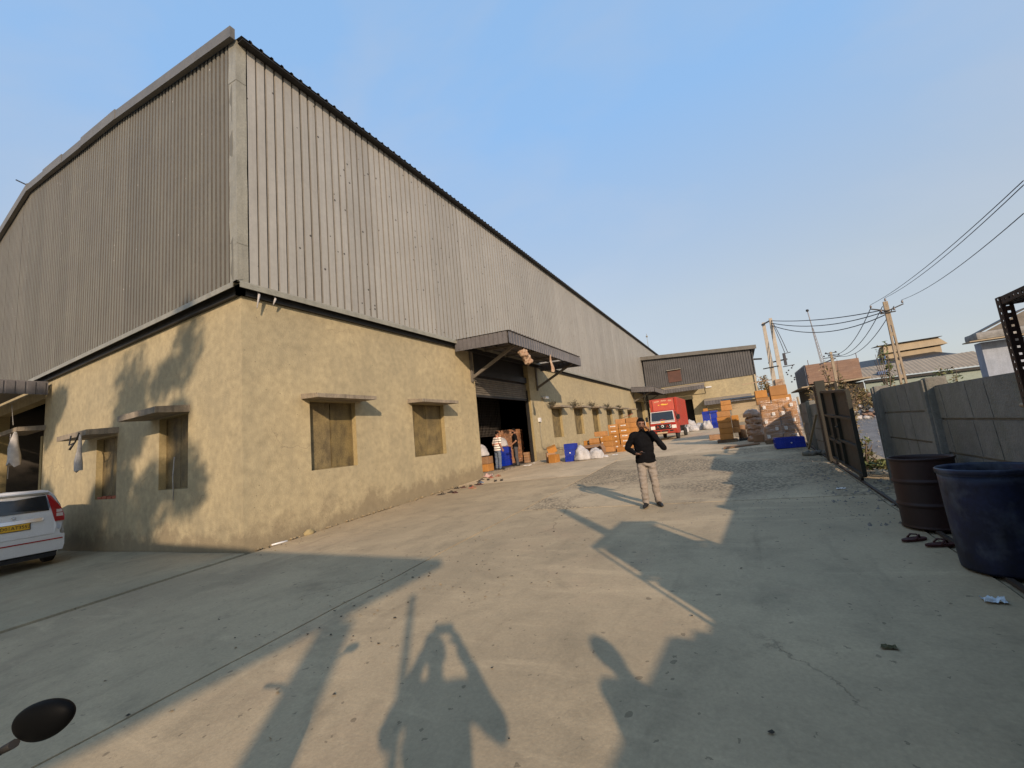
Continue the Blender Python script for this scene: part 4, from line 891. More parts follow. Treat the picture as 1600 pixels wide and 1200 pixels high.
# slotted angle rack
RK = thing('slotted_rack', 'dark slotted angle steel rack frame standing at the right by the drums', 'rack', (1.31, 3.1, gz(1.31, 3.1)))
def slotted(p, q, w1=.045):
    # angle profile with punched slots: two flanges built of strips with gaps
    p, q = Vector(p), Vector(q); L_ = (q - p).length; d = (q - p) / L_; mb = MB(); vert = abs(d.z) > .9
    u, v = (Vector((1, 0, 0)), Vector((0, 1, 0))) if vert else (Vector((0, 0, 1)), Vector((1, 0, 0)) if abs(d.y) > .5 else Vector((0, 1, 0)))
    t = .003
    def strip(ax, other, a, b, s, e):
        P = lambda w_, tt, l: p + ax * w_ + other * tt + d * l
        mb.hexa([P(a, 0, s), P(b, 0, s), P(b, t, s), P(a, t, s), P(a, 0, e), P(b, 0, e), P(b, t, e), P(a, t, e)])
    for ax, other in ((u, v), (v, u)):
        strip(ax, other, t, w1 * .36, 0, L_); strip(ax, other, w1 * .64, w1, 0, L_)
        k = 0
        while k < L_: strip(ax, other, w1 * .36, w1 * .64, k, min(k + .026, L_)); k += .038
    return mb
zr = lambda y: gz(1.27, y)
TOP = 2.345
for x, y in ((1.30, 3.16), (1.78, 3.16), (1.30, 1.7), (1.78, 1.7)): slotted((x, y, zr(y)), (x, y, TOP)).build('upright', [STEEL], RK, True)
for z in (TOP - .047, 1.74, 1.1, .5):
    for x in (1.302, 1.782): slotted((x, 1.72, z), (x, 3.16, z)).build('rail', [STEEL], RK, True)
    for y in (1.70, 3.16): slotted((1.32, y, z), (1.78, y, z)).build('rail', [STEEL], RK, True)
for z in (TOP - .05, 1.74, 1.1, .5): mb = MB(); mb.box(1.31, 1.775, 1.72, 3.12, z + .046, z + .05); mb.build('shelf', [STEEL], RK, True)  # shelf boards added to thicken the rack shadow
for y0, y1, a in ((1.75, 2.42, 'nearer'), (2.46, 3.08, 'farther')):
    for z, h_, b in ((1.792, .44, 'upper'), (1.152, .53, 'middle'), (.552, .52, 'lower')): carton(1.36, 1.74, y0, y1, z, z + h_, f'{a} brown carton on the {b} shelf of the slotted rack', 'cartons added to fill the rack shadow', CARTON_P, rz=0)  # cartons added so that the rack casts a solid shadow
mb = MB(); mb.tube([(2.42, 1.1, gz(2.4, 1.1) - .3), (2.42, 1.1, 3.95)], .10, 12); tag(mb.build('steel_post', [GATE]), 'round steel post beyond the boundary wall, outside the frame', 'post')
# flip-flops by the drums, paper, tube, leaf
def flipflop(x, y, rz, L_, m_s, m_t, label, group, strap=True, z=None):
    o = thing('flip_flop', label, 'flip-flop', (x, y, (gz(x, y) if z is None else z) + .002), rz, group)
    mb = MB(); n = 16; pts = []
    for i in range(n):
        t = 2 * math.pi * i / n; pts.append((L_ / 2 * math.cos(t), L_ * .19 * math.sin(t) * (1 + .28 * math.cos(t))))
    vs = [(a, b, 0) for a, b in pts] + [(a, b, L_ * .075) for a, b in pts]
    mb.faces(vs, [tuple(range(n))[::-1], tuple(range(n, 2 * n))] + [(i, (i + 1) % n, n + (i + 1) % n, n + i) for i in range(n)]); mb.build('sole', [m_s], o)
    if strap:
        mb = MB(); a = L_
        for s in (-1, 1): mb.tube([(.27 * a, 0, .08 * a), (.20 * a, s * .05 * a, .19 * a), (.05 * a, s * .15 * a, .2 * a), (-.08 * a, s * .19 * a, .07 * a)], [.022 * a, .03 * a, .035 * a, .03 * a], 6)
        mb.build('strap', [m_t], o)
    return o
FFM = mat('sandal_maroon', (.07, .022, .02), rough=.7, coord='obj'); FFB = mat('sandal_black', (.018, .016, .016), rough=.7, coord='obj'); FFR = mat('sandal_red', (.35, .09, .06), rough=.7, coord='obj'); FFU = mat('sandal_blue', (.09, .14, .24), rough=.7, coord='obj'); FFT = mat('sandal_tan', (.35, .22, .13), rough=.7, coord='obj')
flipflop(1.40, 6.02, .55, .27, FFM, FFM, 'maroon flip-flop nearer the maroon drum, left one of the pair', 'maroon flip-flop pair'); flipflop(1.55, 5.84, .35, .27, FFM, FFM, 'maroon flip-flop nearer the blue drum, right one of the pair', 'maroon flip-flop pair')
shoes = [(-9.2, 11.35, FFB, 'black slip-on farthest left along the wall foot'), (-9.06, 11.68, FFB, 'black slip-on second from left along the wall foot'), (-8.75, 11.5, FFM, 'maroon flip-flop just in front of the leftmost slip-ons'), (-9.42, 12.5, FFB, 'black flip-flop closest to the wall below the second window'), (-9.18, 12.58, FFM, 'maroon flip-flop next to the black one near the wall'), (-8.95, 12.74, FFB, 'dark flip-flop in the middle of the row of footwear'), (-8.4, 12.1, FFT, 'tan flip-flop lying in front of the middle of the row'), (-8.62, 12.35, FFR, 'reddish flip-flop lying in front of the middle of the row'), (-8.87, 13.09, FFB, 'black flip-flop just left of the blue one'), (-8.98, 13.45, FFU, 'blue flip-flop in the row outside the doorway'), (-9.25, 13.75, FFB, 'black flip-flop touching the blue one'), (-9.05, 14.1, FFB, 'black flip-flop right of the blue one'), (-8.7, 12.95, FFM, 'maroon flip-flop in front of the blue one'), (-8.39, 13.56, FFB, 'left one of the black sandal pair set apart in front'), (-8.15, 13.62, FFB, 'right one of the black sandal pair set apart in front'), (-9.3, 14.7, FFR, 'red flip-flop near the doorway corner'), (-9.2, 15.1, FFR, 'red flip-flop before the threshold, nearest the doorway'), (-9.0, 14.9, FFT, 'tan flip-flop between the red ones at the doorway'), (-9.5, 14.3, FFB, 'black flip-flop nearest the doorway jamb')]
for x, y, m_, l in shoes: flipflop(x, y, rnd.uniform(-1.2, 1.2), .28, m_, m_, l, 'footwear left outside the doorway')
def crumple(name, x, y, sx, sy, h, m_, label, cat, seed):
    mb = MB(); n = 9; vs = []
    for j in range(n):
        for i in range(n):
            u, v = i / (n - 1) - .5, j / (n - 1) - .5; xx, yy = x + u * sx * (1 + .3 * noise.noise(Vector((v * 3, seed, 0)))), y + v * sy * (1 + .3 * noise.noise(Vector((u * 3, seed, 4))))
            vs.append((xx, yy, gz(xx, yy) + .004 + h * abs(noise.noise(Vector((u * 4, v * 4, seed))))))
    mb.faces(vs, [(j * n + i, j * n + i + 1, (j + 1) * n + i + 1, (j + 1) * n + i) for j in range(n - 1) for i in range(n - 1)]); return tag(mb.build(name, [m_]), label, cat)
crumple('paper_scrap', 1.43, 4.52, .12, .09, .05, mat('tissue_white', (.68, .74, .78), rough=.8), 'crumpled whitish blue paper scrap on the concrete before the blue drum', 'paper', 2.2)
crumple('paper_scrap', -9.35, 18.2, .35, .25, .06, PAPERL, 'crumpled white paper just outside the doorway threshold', 'paper', 5.2); crumple('paper_scrap', -9.45, 19.1, .25, .15, .04, PAPERL, 'small white paper at the right end of the threshold', 'paper', 8.2)
crumple('cloth_scrap', -9.75, 15.15, .4, .4, .25, mat('pink_cloth', (.5, .3, .27), (.35, .28, .26), scale=9, rough=.9), 'pinkish cloth bundle at the foot of the doorway jamb', 'cloth', 3.1)
crumple('dry_leaf', .62, 3.71, .09, .05, .02, mat('dry_leaf', (.10, .09, .04), rough=.8), 'small dry leaf lying alone on the shaded concrete', 'leaf', 6.2)
mb = MB(); mb.tube([(-9.77, 5.88, .045), (-9.68, 6.2, .06)], .022, 8); tag(mb.build('white_tube', [WHITEP]), 'short white tube lying at the foot of the warehouse corner', 'tube')
rb = MB()
for i in range(60):
    y = rnd.uniform(5.6, 13); x = -A_ + .02 + abs(rnd.gauss(0, .05)); rb.ball((x, y, gz(x, y) + .01), rnd.uniform(.015, .05), 0, 1, (1, 1.2, .7), .5, i)
stuff(rb.build('plaster_crumbs', [mat('crumb', (.30, .23, .13), (.2, .16, .1), scale=9, rough=.95)]))
rk_ = MB(); rk_.ball((-9.7, 6.78, gz(-9.7, 6.78) + .05), .11, 0, 2, (.7, 1.2, .8), .6, 3); tag(rk_.build('plaster_lump', [PLASTER_D]), 'fallen lump of plaster at the foot of the long wall near the corner', 'rubble')
crumple('paper_scrap', -5.25, 19.0, .25, .18, .03, PAPERL, 'small white scrap on the concrete before the tall carton stack', 'paper', 1.2)
crumple('paper_scrap', 1.28, 8.85, .12, .06, .03, PAPERL, 'small white scrap on the yard near the gate wheel', 'paper', 7.2)

lt = MB()
def bit(x, y, r):
    z = gz(x, y) + .003; a = rnd.uniform(0, 6.28); n = rnd.choice((4, 5, 6)); lt.poly([(x + r * math.cos(a + 6.283 * i / n) * rnd.uniform(.5, 1.2), y + r * math.sin(a + 6.283 * i / n) * rnd.uniform(.3, .8), z + rnd.uniform(0, .5) * r) for i in range(n)], rnd.choice((0, 0, 0, 1)))
for _ in range(170): bit(rnd.gauss(-3.9, .9), rnd.gauss(4.4, 1.2), rnd.uniform(.008, .026))
for _ in range(110): bit(rnd.uniform(-9, 1.5), rnd.uniform(1.5, 14), rnd.uniform(.006, .024))
for _ in range(120): bit(rnd.uniform(-9.7, -9.0), rnd.uniform(5, 15), rnd.uniform(.008, .03))
stuff(lt.build('litter', [mat('litter_dark', (.05, .042, .03), rough=.9), mat('litter_tan', (.30, .22, .12), rough=.9)]))
# hanging rag bundles on the canopy and on the sunshades
def rag(x, y, z, L_, wd, label, m_, seed):
    mb = MB(); n = 12; ns = 9; vs = []
    for j in range(n):
        t = j / (n - 1); r = wd * (.12 + .5 * t ** .8)
        for i in range(ns):
            a = 2 * math.pi * i / ns; k = 1 + .55 * noise.noise(Vector((math.cos(a) * 2, math.sin(a) * 2, t * 2 + seed)))
            vs.append((x + r * k * math.cos(a) * .6 + .03 * math.sin(t * 5 + seed), y + r * k * math.sin(a), z - L_ * t * (1 + .12 * noise.noise(Vector((i * 1.7, seed, 0))))))
    mb.faces(vs, [(j * ns + i, j * ns + (i + 1) % ns, (j + 1) * ns + (i + 1) % ns, (j + 1) * ns + i) for j in range(n - 1) for i in range(ns)], 0, True); return tag(mb.build('rag', [m_]), label, 'rag', 'rags hanging on the warehouse')
RAGT = mat('rag_tan', (.40, .31, .22), (.26, .15, .09), scale=7, rough=.95, bump=.5, bscale=20)
RAGG = mat('rag_grey', (.46, .44, .41), (.33, .31, .29), scale=6, rough=.95, bump=.4, bscale=20)
mb = MB()
for k in range(7): mb.ball((-7.35 + rnd.uniform(-.1, .1), 15.0 + rnd.uniform(-.22, .22), 5.28 + rnd.uniform(-.2, .22)), rnd.uniform(.09, .17), 0, 3, (.8, 1, 1.1), .9, k)
tag(mb.build('rag_bundle', [RAGT]), 'tan rag bundle tied at the front edge of the doorway canopy', 'rag', 'rags hanging on the warehouse')
rag(-7.2, 17.45, 5.6, .8, .22, 'thin tan rag hanging from the middle of the canopy front edge', RAGT, 3.3)
rag(-16.6, 4.52, 3.25, 1.0, .16, 'thin white rag hanging from the sunshade over the far left window', RAGG, 7.1)
rag(-22.9, 4.55, 3.95, 1.2, .30, 'grey cloth hanging from the slab beside the loading bay above the white car', RAGG, 1.7)
mb = MB(); mb.tube([(-23.2, 4.5, 3.9), (-23.22, 4.5, 2.3)], .012, 5); mb.tube([(-23.3, 4.5, 5.0), (-22.95, 4.5, 4.2)], .012, 5); tag(mb.build('rope', [RAGG]), 'thin rope dangling by the grey cloth above the white car', 'rope')
mb = MB(); mb.tube([(-17.3, 4.52, 3.28), (-17.15, 4.45, 3.0), (-16.9, 4.5, 3.05), (-16.6, 4.5, 3.3)], .02, 6); mb.tube([(-16.95, 4.5, 3.05), (-17.0, 4.42, 2.85)], .03, 6); tag(mb.build('wire_hook', [DARKM]), 'bent dark wire under the sunshade of the far left window', 'wire')
mb = MB(); mb.tube([(-12.95, B_ - .02, 2.3), (-13.0, B_ - .03, 1.8), (-12.98, B_ - .02, 1.2)], .012, 5); tag(mb.build('string', [RAGG]), 'thin pale cord dangling at the window nearest the warehouse corner', 'cord')
# weeds on the sunshades
def weed(x, y, z, r, n, label, group, m_=None):
    mb = MB()
    for _ in range(n):
        a = rnd.uniform(0, 6.28); b = rnd.uniform(.2, 1.3); L_ = r * rnd.uniform(.5, 1); d = Vector((math.cos(a) * math.cos(b), math.sin(a) * math.cos(b), math.sin(b))); s = d.orthogonal().normalized() * .012
        p = Vector((x + rnd.uniform(-.3, .3) * r, y + rnd.uniform(-1, 1) * r, z)); q = p + d * L_; mb.poly([p - s, p + s, q])
        for k in range(3):
            t = p + d * L_ * rnd.uniform(.4, 1); e = Vector((rnd.uniform(-1, 1), rnd.uniform(-1, 1), rnd.uniform(-.3, 1))).normalized() * .07; f = e.orthogonal().normalized() * .025; mb.poly([t, t + e * .5 + f, t + e, t + e * .5 - f])
    return tag(mb.build('dry_weed', [m_ or mat('weed_dry', (.07, .06, .035), (.05, .045, .03), rough=.9)]), label, 'weed', group)
for i, (y, r) in enumerate(((22.6, .3), (26.3, .5), (30.0, .45), (34.0, .38), (37.8, .3))): weed(-9.55, y, 3.72 + .04 * i, r, 50, f'dark dry weed growing on the {ORD[i] if i else "first"} sunshade right of the doorway', 'weeds on the sunshades')

# ================================================================ CAR (rear towards the camera)
CAR = thing('parked_car', 'white hatchback parked at the left wall with its rear to the yard', 'car', (-17.2, 3.48, -.24))
def csec(x, wb, wm, wt, zb, zm, zt):     # half profile from sill to roof centre
    return [(x, 0, zb), (x, wb * .92, zb), (x, wb, zb + .06), (x, wm, zm * .62), (x, wm, zm), (x, wm - .03, zm + .07), (x, (wm + wt) / 2 + .02, (zm + zt) / 2 + .1), (x, wt, zt - .07), (x, wt - .10, zt), (x, 0, zt + .025)]
st = [(.0, .84, .90, .86, .34, .78, .98), (-.03, .90, .965, .90, .30, .86, 1.22), (-.16, .93, .97, .80, .28, 1.08, 1.88), (-.32, .95, .975, .77, .26, 1.15, 2.01), (-.9, .96, .98, .77, .24, 1.15, 2.04), (-2.2, .96, .98, .77, .24, 1.13, 2.03), (-2.9, .96, .975, .74, .24, 1.12, 1.92), (-3.55, .96, .97, .80, .24, 1.10, 1.25), (-4.2, .93, .94, .80, .25, .95, 1.05), (-4.42, .80, .84, .7, .3, .72, .8)]
mb = MB(); rows = []
for s in st:
    hp = csec(*s); rows.append([(p[0], -p[1], p[2]) for p in hp[::-1]] + hp[1:])
n = len(rows[0])
for a, b in zip(rows, rows[1:]):
    for k in range(n - 1): mb.poly([a[k], a[k + 1], b[k + 1], b[k]], 0, True)
mb.poly(rows[0], 0); mb.poly(rows[-1][::-1], 0)
me = mb.mesh('body', [WHITEP]); bm = bmesh.new(); bm.from_mesh(me); bmesh.ops.remove_doubles(bm, verts=bm.verts, dist=.002)
bm.normal_update(); bm.to_mesh(me); bm.free(); link('body', me, CAR)
def rearx(z):   # x of the rear surface at height z
    zs = [(.34, .005), (.78, .012), (.98, .0), (1.22, -.03), (1.88, -.16), (2.0, -.32)]
    for (a, xa), (b, xb) in zip(zs, zs[1:]):
        if a <= z <= b: return xa + (xb - xa) * (z - a) / (b - a)
    return 0.0
def rearpanel(name, pts, m_, parent, off=.012, thick=.02):
    mb = MB(); f = [(rearx(z) + off, y, z) for y, z in pts]; g = [(rearx(z) + off - thick, y, z) for y, z in pts]; k = len(pts)
    mb.faces(f + g, [tuple(range(k)), tuple(range(k, 2 * k))[::-1]] + [(i, k + i, k + (i + 1) % k, (i + 1) % k) for i in range(k)]); return mb.build(name, [m_], parent)
tg = rearpanel('tailgate', [(-.76, .82), (.76, .82), (.80, 1.0), (.74, 1.43), (-.74, 1.43), (-.80, 1.0)], WHITEP, CAR, .016)
rearpanel('rear_window', [(-.66, 1.46), (.66, 1.46), (.68, 1.60), (.60, 1.90), (-.60, 1.90), (-.68, 1.60)], GLASS_D, CAR, .022)
rearpanel('chrome_strip', [(-.52, 1.20), (.52, 1.20), (.56, 1.24), (.52, 1.29), (-.52, 1.29), (-.56, 1.24)], CHROME, tg, .04, .03)
pl = rearpanel('number_plate', [(-.30, 1.03), (.30, 1.03), (.30, 1.19), (-.30, 1.19)], YELL, CAR, .035, .02)
rearpanel('plate_border', [(-.315, 1.015), (.315, 1.015), (.315, 1.205), (-.315, 1.205)], BLACKP, pl, .03, .018)
tm = text_mesh('DD01AT3552', .125, BLACKP); tm.transform(Matrix.Scale(.86, 4, (1, 0, 0))); link('plate_text', tm, pl, (rearx(1.11) + .038, 0, 1.105), (R(90), 0, R(90)))
mb = MB(); mb.tube([(.035, -.04, 1.375), (.035, .0, 1.40), (.035, .035, 1.38), (.035, -.03, 1.345), (.035, .0, 1.325), (.035, .04, 1.35)], .011, 6); mb.build('badge', [CHROME], tg)
for s in (-1, 1):
    lp = rearpanel('tail_lamp', [(s * .70, 1.86), (s * .62, 1.9), (s * .70, 1.5), (s * .77, 1.14), (s * .955, 1.14), (s * .96, 1.28), (s * .90, 1.5)], REDL, CAR, .03, .06)
    rearpanel('clear_lens', [(s * .80, 1.27), (s * .93, 1.27), (s * .92, 1.36), (s * .80, 1.36)], mat('clear_lens', (.6, .5, .45), rough=.1, coord='obj'), lp, .036, .02); rearpanel('clear_lens', [(s * .80, 1.38), (s * .92, 1.38), (s * .90, 1.46), (s * .80, 1.46)], MATS['clear_lens'], lp, .036, .02)
rearpanel('bumper', [(-.93, .36), (.93, .36), (.96, .5), (.955, .78), (.80, .80), (-.80, .80), (-.955, .78), (-.96, .5)], WHITEP, CAR, .05, .07)
rearpanel('red_trim', [(-.92, .655), (.92, .655), (.92, .685), (-.92, .685)], REDL, CAR, .062, .012)
rearpanel('under_bumper', [(-.80, .26), (.80, .26), (.84, .35), (-.84, .35)], BLACKP, CAR, .02, .1)
for s in (-1, 1):
    for x in (-.78, -3.6):
        wh = MB(); wh.lathe([(.20, -.1), (.30, -.11), (.34, -.08), (.34, .08), (.30, .11), (.20, .1)], n=28); wh.v = [(x + p[0], s * .84 + p[2], .335 + p[1]) for p in wh.v]; wo = wh.build('wheel', [RUBBER], CAR)
        wh = MB(); wh.lathe([(.0, .06), (.19, .08), (.2, -.08), (.0, -.06)], n=20); wh.v = [(x + p[0], s * .84 + p[2], .335 + p[1]) for p in wh.v]; wh.build('rim', [CHROME], wo)
mb = MB(); mb.box(-.5, .1, -.8, .8, .22, .30); mb.box(-4.2, -.5, -.75, .75, .2, .3); mb.build('underbody', [BLACKP], CAR)
for s in (-1, 1):
    mb = MB(); mb.poly([(-.5, s * .945, 1.30), (-1.9, s * .95, 1.30), (-1.9, s * .83, 1.86), (-.6, s * .83, 1.86)]); mb.build('side_window', [GLASS_D], CAR)
    mb = MB(); mb.cbox(-3.1, -2.95, s * 1.02 - .09, s * 1.02 + .09, 1.28, 1.44, .03); mb.build('side_mirror', [WHITEP], CAR)
mb = MB(); mb.hexa([(-.40, -.62, 1.99), (-.14, -.66, 1.92), (-.14, .66, 1.92), (-.40, .62, 1.99), (-.42, -.62, 2.035), (-.08, -.66, 1.965), (-.08, .66, 1.965), (-.42, .62, 2.035)]); mb.build('spoiler', [WHITEP], CAR)
mb = MB(); mb.cbox(-.9, -.72, -.62, -.28, 1.2, 1.72, .05); mb.cbox(-.9, -.72, .28, .62, 1.2, 1.72, .05); mb.build('rear_seat', [INTER], CAR)

# ================================================================ TRUCK
TX, TY = -4.5, 28.6
TR = thing('delivery_truck', 'red delivery truck with a tall red box body parked facing the yard', 'truck', (TX, TY, gz(TX, TY)))
mb = MB(); mb.cbox(-.90, .90, 1.25, 6.3, .85, 2.78, .03); bx_ = mb.build('box_body', [RED], TR)
for i in range(9):
    for s in (-1, 1): mb = MB(); y = 1.4 + i * .58; mb.box(s * .905 - .012, s * .905 + .012, y, y + .06, .9, 2.72); mb.build('rib', [RED], bx_)
for s in (-1, 1): mb = MB(); mb.cbox(s * .80 - .08, s * .80 + .08, 1.16, 1.25, .95, 2.76, .02); mb.build('corner_post', [RED], bx_)
mb = MB(); mb.cbox(-.69, .69, 1.13, 1.24, 1.93, 2.70, .02); pn = mb.build('front_panel', [mat('truck_red_faded', (.45, .09, .06), (.40, .075, .05), scale=4, rough=.5, coord='obj')], TR)
mb = MB()
for k in range(10):      # worn, unreadable painted lettering in a shallow arch
    x = -.52 + k * .115
    if k in (3, 7): continue
    z = 2.56 + .05 * math.cos((x) * 2.6)
    mb.bar((x - .035, 1.124, z - .05), (x - .02, 1.124, z + .05), .018, .008); mb.bar((x + .03, 1.124, z - .04), (x + .035, 1.124, z + .045), .018, .008); mb.bar((x - .025, 1.124, z + (.045 if k % 2 else -.01)), (x + .03, 1.124, z + (.04 if k % 3 else 0)), .018, .008)
mb.build('painted_lettering', [mat('sign_cream', (.75, .6, .38), rough=.6, coord='obj')], pn)
mb = MB()
for k, (x, r) in enumerate(((-.28, .05), (-.05, .1), (.12, .09), (.27, .05), (.03, .07))): mb.ball((x, 1.13, 2.34 + .02 * (k % 2)), r, 0, 2, (1.2, .12, .6), .5, k)
mb.build('emblem', [mat('sign_orange', (.75, .33, .03), (.7, .5, .1), scale=20, rough=.6, coord='obj')], pn)
# cab
def cabring(y, w0, w1, z0, z1, z2, wm):
    h_ = [(0, z0), (w0, z0), (w0 + .01, z0 + .2), (wm, z1), (w1, z2 - .08), (w1 - .08, z2), (0, z2 + .02)]; return [(-a, y, b) for a, b in h_[::-1]] + [(a, y, b) for a, b in h_[1:]]
rr_ = [cabring(.0, .78, .70, .42, 1.02, 1.12, .80), cabring(.02, .83, .74, .40, 1.15, 1.28, .83), cabring(.20, .86, .74, .40, 1.2, 1.85, .85), cabring(.34, .87, .74, .40, 1.22, 1.93, .86), cabring(1.12, .87, .76, .40, 1.22, 1.95, .86)]
mb = MB(); n = len(rr_[0])
for a, b in zip(rr_, rr_[1:]):
    for k in range(n - 1): mb.poly([a[k], b[k], b[k + 1], a[k + 1]], 0, False)
mb.poly(rr_[0][::-1]); mb.poly(rr_[-1]); cab = mb.build('cab', [RED], TR)
mb = MB(); mb.hexa([(-.72, .005, 1.24), (.72, .005, 1.24), (.72, .05, 1.24), (-.72, .05, 1.24), (-.68, .175, 1.84), (.68, .175, 1.84), (.68, .24, 1.84), (-.68, .24, 1.84)]); ws = mb.build('windscreen', [GLASS_D], TR)
mb = MB(); mb.bar((-.15, -.004, 1.28), (.2, .02, 1.34), .015); mb.bar((.35, -.004, 1.28), (.62, .02, 1.33), .015); mb.build('wiper', [BLACKP], ws)
for p, q in (((-.74, -.01, 1.235), (.74, -.01, 1.235)), ((-.70, .16, 1.85), (.70, .16, 1.85)), ((-.73, -.005, 1.24), (-.69, .16, 1.85)), ((.73, -.005, 1.24), (.69, .16, 1.85))): mb = MB(); mb.bar(p, q, .035); mb.build('screen_trim', [WHITEP], ws)
mb = MB(); mb.box(-.76, .76, -.025, .0, 1.12, 1.19); mb.build('white_band', [WHITEP], TR)
mb = MB(); mb.box(-.13, .13, -.03, -.0, 1.14, 1.22); mb.build('brand_badge', [YELL], TR)
mb = MB(); mb.cbox(-.48, .48, -.04, .05, .70, 1.02, .02); gr = mb.build('grille', [BLACKP], TR)
for s, ch in ((-.34, 'A'), (.26, 'A'), (.44, 'S')): link('grille_letter', text_mesh(ch, .28, RED if ch == 'A' else WHITEP, .01), gr, (s, -.06, .86), (R(90), 0, 0))
mb = MB(); mb.lathe([(.05, -.02), (.09, -.02), (.09, .02), (.05, .02)], n=14); mb.v = [(p[0] - .05, p[2] - .055, p[1] + .9) for p in mb.v]; mb.build('grille_emblem', [WHITEP], gr)
for s in (-1, 1):
    mb = MB(); mb.cbox(s * .66 - .14, s * .66 + .14, -.035, .05, .72, .94, .03); hl = mb.build('headlight', [mat('lamp_lens', (.75, .72, .66), rough=.12, coord='obj')], TR)
    mb = MB(); mb.cbox(s * .66 - .12, s * .66 + .12, -.02, .05, .97, 1.04, .015); mb.build('turn_lamp', [REDL], TR)
    mb = MB(); mb.tube([(s * .87, .25, 1.65), (s * 1.0, .1, 1.6), (s * 1.0, .1, 1.2), (s * .87, .2, 1.15)], .014, 6); ma = mb.build('mirror_arm', [BLACKP], TR)
    mb = MB(); mb.cbox(s * 1.0 - .08, s * 1.0 + .08, .08, .13, 1.28, 1.58, .02); mb.build('mirror', [BLACKP], ma)
    mb = MB(); mb.poly([(s * .872, .32, 1.26), (s * .872, 1.0, 1.26), (s * .79, 1.0, 1.80), (s * .79, .40, 1.80)]); mb.build('side_window', [GLASS_D], TR)
    for y in (.55, 4.9):
        wh = MB(); wh.lathe([(.16, -.1), (.30, -.1), (.335, -.07), (.335, .07), (.30, .1), (.16, .1)], n=24); wh.v = [(s * .74 + p[2], y + p[0], .335 + p[1]) for p in wh.v]; wo = wh.build('wheel', [RUBBER], TR)
        wh = MB(); wh.lathe([(.0, .04), (.17, .08), (.17, -.08), (.0, -.04)], n=16); wh.v = [(s * .74 + p[2], y + p[0], .335 + p[1]) for p in wh.v]; wh.build('rim', [POST_C], wo)
mb = MB(); mb.cbox(-.84, .84, -.10, .12, .42, .66, .03); bp_ = mb.build('bumper', [RED], TR)
for x0, x1 in ((-.6, -.2), (-.14, .3), (.38, .6)): mb = MB(); mb.box(x0, x1, -.108, -.095, .55, .63); mb.build('air_slot', [BLACKP], bp_)
mb = MB(); mb.box(-.42, .22, -.115, -.10, .44, .53); mb.build('number_plate', [mat('plate_worn', (.5, .42, .25), rough=.6, coord='obj')], bp_)
mb = MB(); mb.box(-.6, .6, .1, 6.2, .45, .85); mb.build('chassis', [BLACKP], TR)
mb = MB(); mb.tube([(-1.3, -.3, 1.55), (-.6, -.35, 1.75)], .012, 5); mb.v = [(p[0] - 0, p[1], p[2]) for p in mb.v]; tag(mb.build('red_rod', [RED], None, False, (TX - .5, TY - 3, 1.0)), 'thin red rod leaning on the cartons in front of the truck', 'rod')

# ================================================================ MOTORCYCLE MIRROR at the lower left (the scooter itself stands outside the frame)
SK = thing('scooter', 'black scooter at the lower left of which one rear-view mirror shows', 'scooter', (-1.72, -.35, gz(-1.72, -.35)), -.35)
gz0 = SK.location.z
mb = MB(); mb.tube([(.0, .50, .95), (0, .38, 1.14)], .03, 8); mb.tube([(-.34, .26, 1.15), (-.2, .34, 1.16), (0, .38, 1.14), (.2, .34, 1.16), (.34, .26, 1.15)], .016, 8); mb.build('handlebar', [DARKM], SK)
mb = MB(); mb.cbox(-.17, .17, .42, .60, .35, 1.05, .06); mb.cbox(-.16, .16, -.9, -.1, .45, .72, .07); mb.cbox(-.15, .15, -.15, .5, .26, .34, .02); mb.build('body_panel', [mat('scooter_black', (.02, .02, .022), rough=.3, coord='obj')], SK)
mb = MB(); mb.cbox(-.14, .14, -.85, .02, .72, .82, .04); mb.build('seat', [RUBBER], SK)
for y in (.62, -.62):
    wh = MB(); wh.lathe([(.12, -.05), (.21, -.05), (.235, -.02), (.235, .02), (.21, .05), (.12, .05)], n=24); wh.v = [(p[2], y + p[0], .235 + p[1]) for p in wh.v]; wh.build('wheel', [RUBBER], SK)
mir = MB(); bm = bmesh.new(); bmesh.ops.create_icosphere(bm, subdivisions=4, radius=1)
# mirror housing in world space, rounded oval shell facing away from the rider
mc = Vector((-1.413, .347, 1.345)); fx = Vector((.870, .482, -.10)); up = Vector((.152, -.072, .986)); fw = Vector((-.468, .873, .136))
ax = (fx * .955 + up * .30).normalized(); bx2 = (up * .955 - fx * .30).normalized()
for v in bm.verts:
    a, b, c_ = v.co; e = abs(a) ** 1; sh = 1 - .12 * a * (1 if b < 0 else .3)
    v.co = mc + ax * (a * .066 * (1 + .06 * b)) + bx2 * (b * .040 * sh) + fw * (c_ * .022 if c_ < 0 else c_ * .03)
mir.addbm(bm, 0, True); inv = (Matrix.Translation(SK.location) @ Matrix.Rotation(-.35, 4, 'Z')).inverted()
mir.v = [tuple(inv @ Vector(p)) for p in mir.v]; mo = mir.build('mirror', [mat('mirror_black', (.004, .0045, .005), rough=.55, coord='obj', spec=.05, fine=0)], SK)
st_ = MB(); hb_ = Vector((.3, .30, 1.16)); a0 = inv @ (mc - ax * .048 - bx2 * .02 - fw * .02); a1 = inv @ (mc - ax * .105 - bx2 * .035)
st_.tube([a0, a1, inv @ (mc - ax * .16 - bx2 * .05 - fw * .02), hb_ + Vector((0, 0, .06)), hb_], [.009, .008, .007, .007, .008], 8); st_.build('mirror_stem', [DARKM], mo)

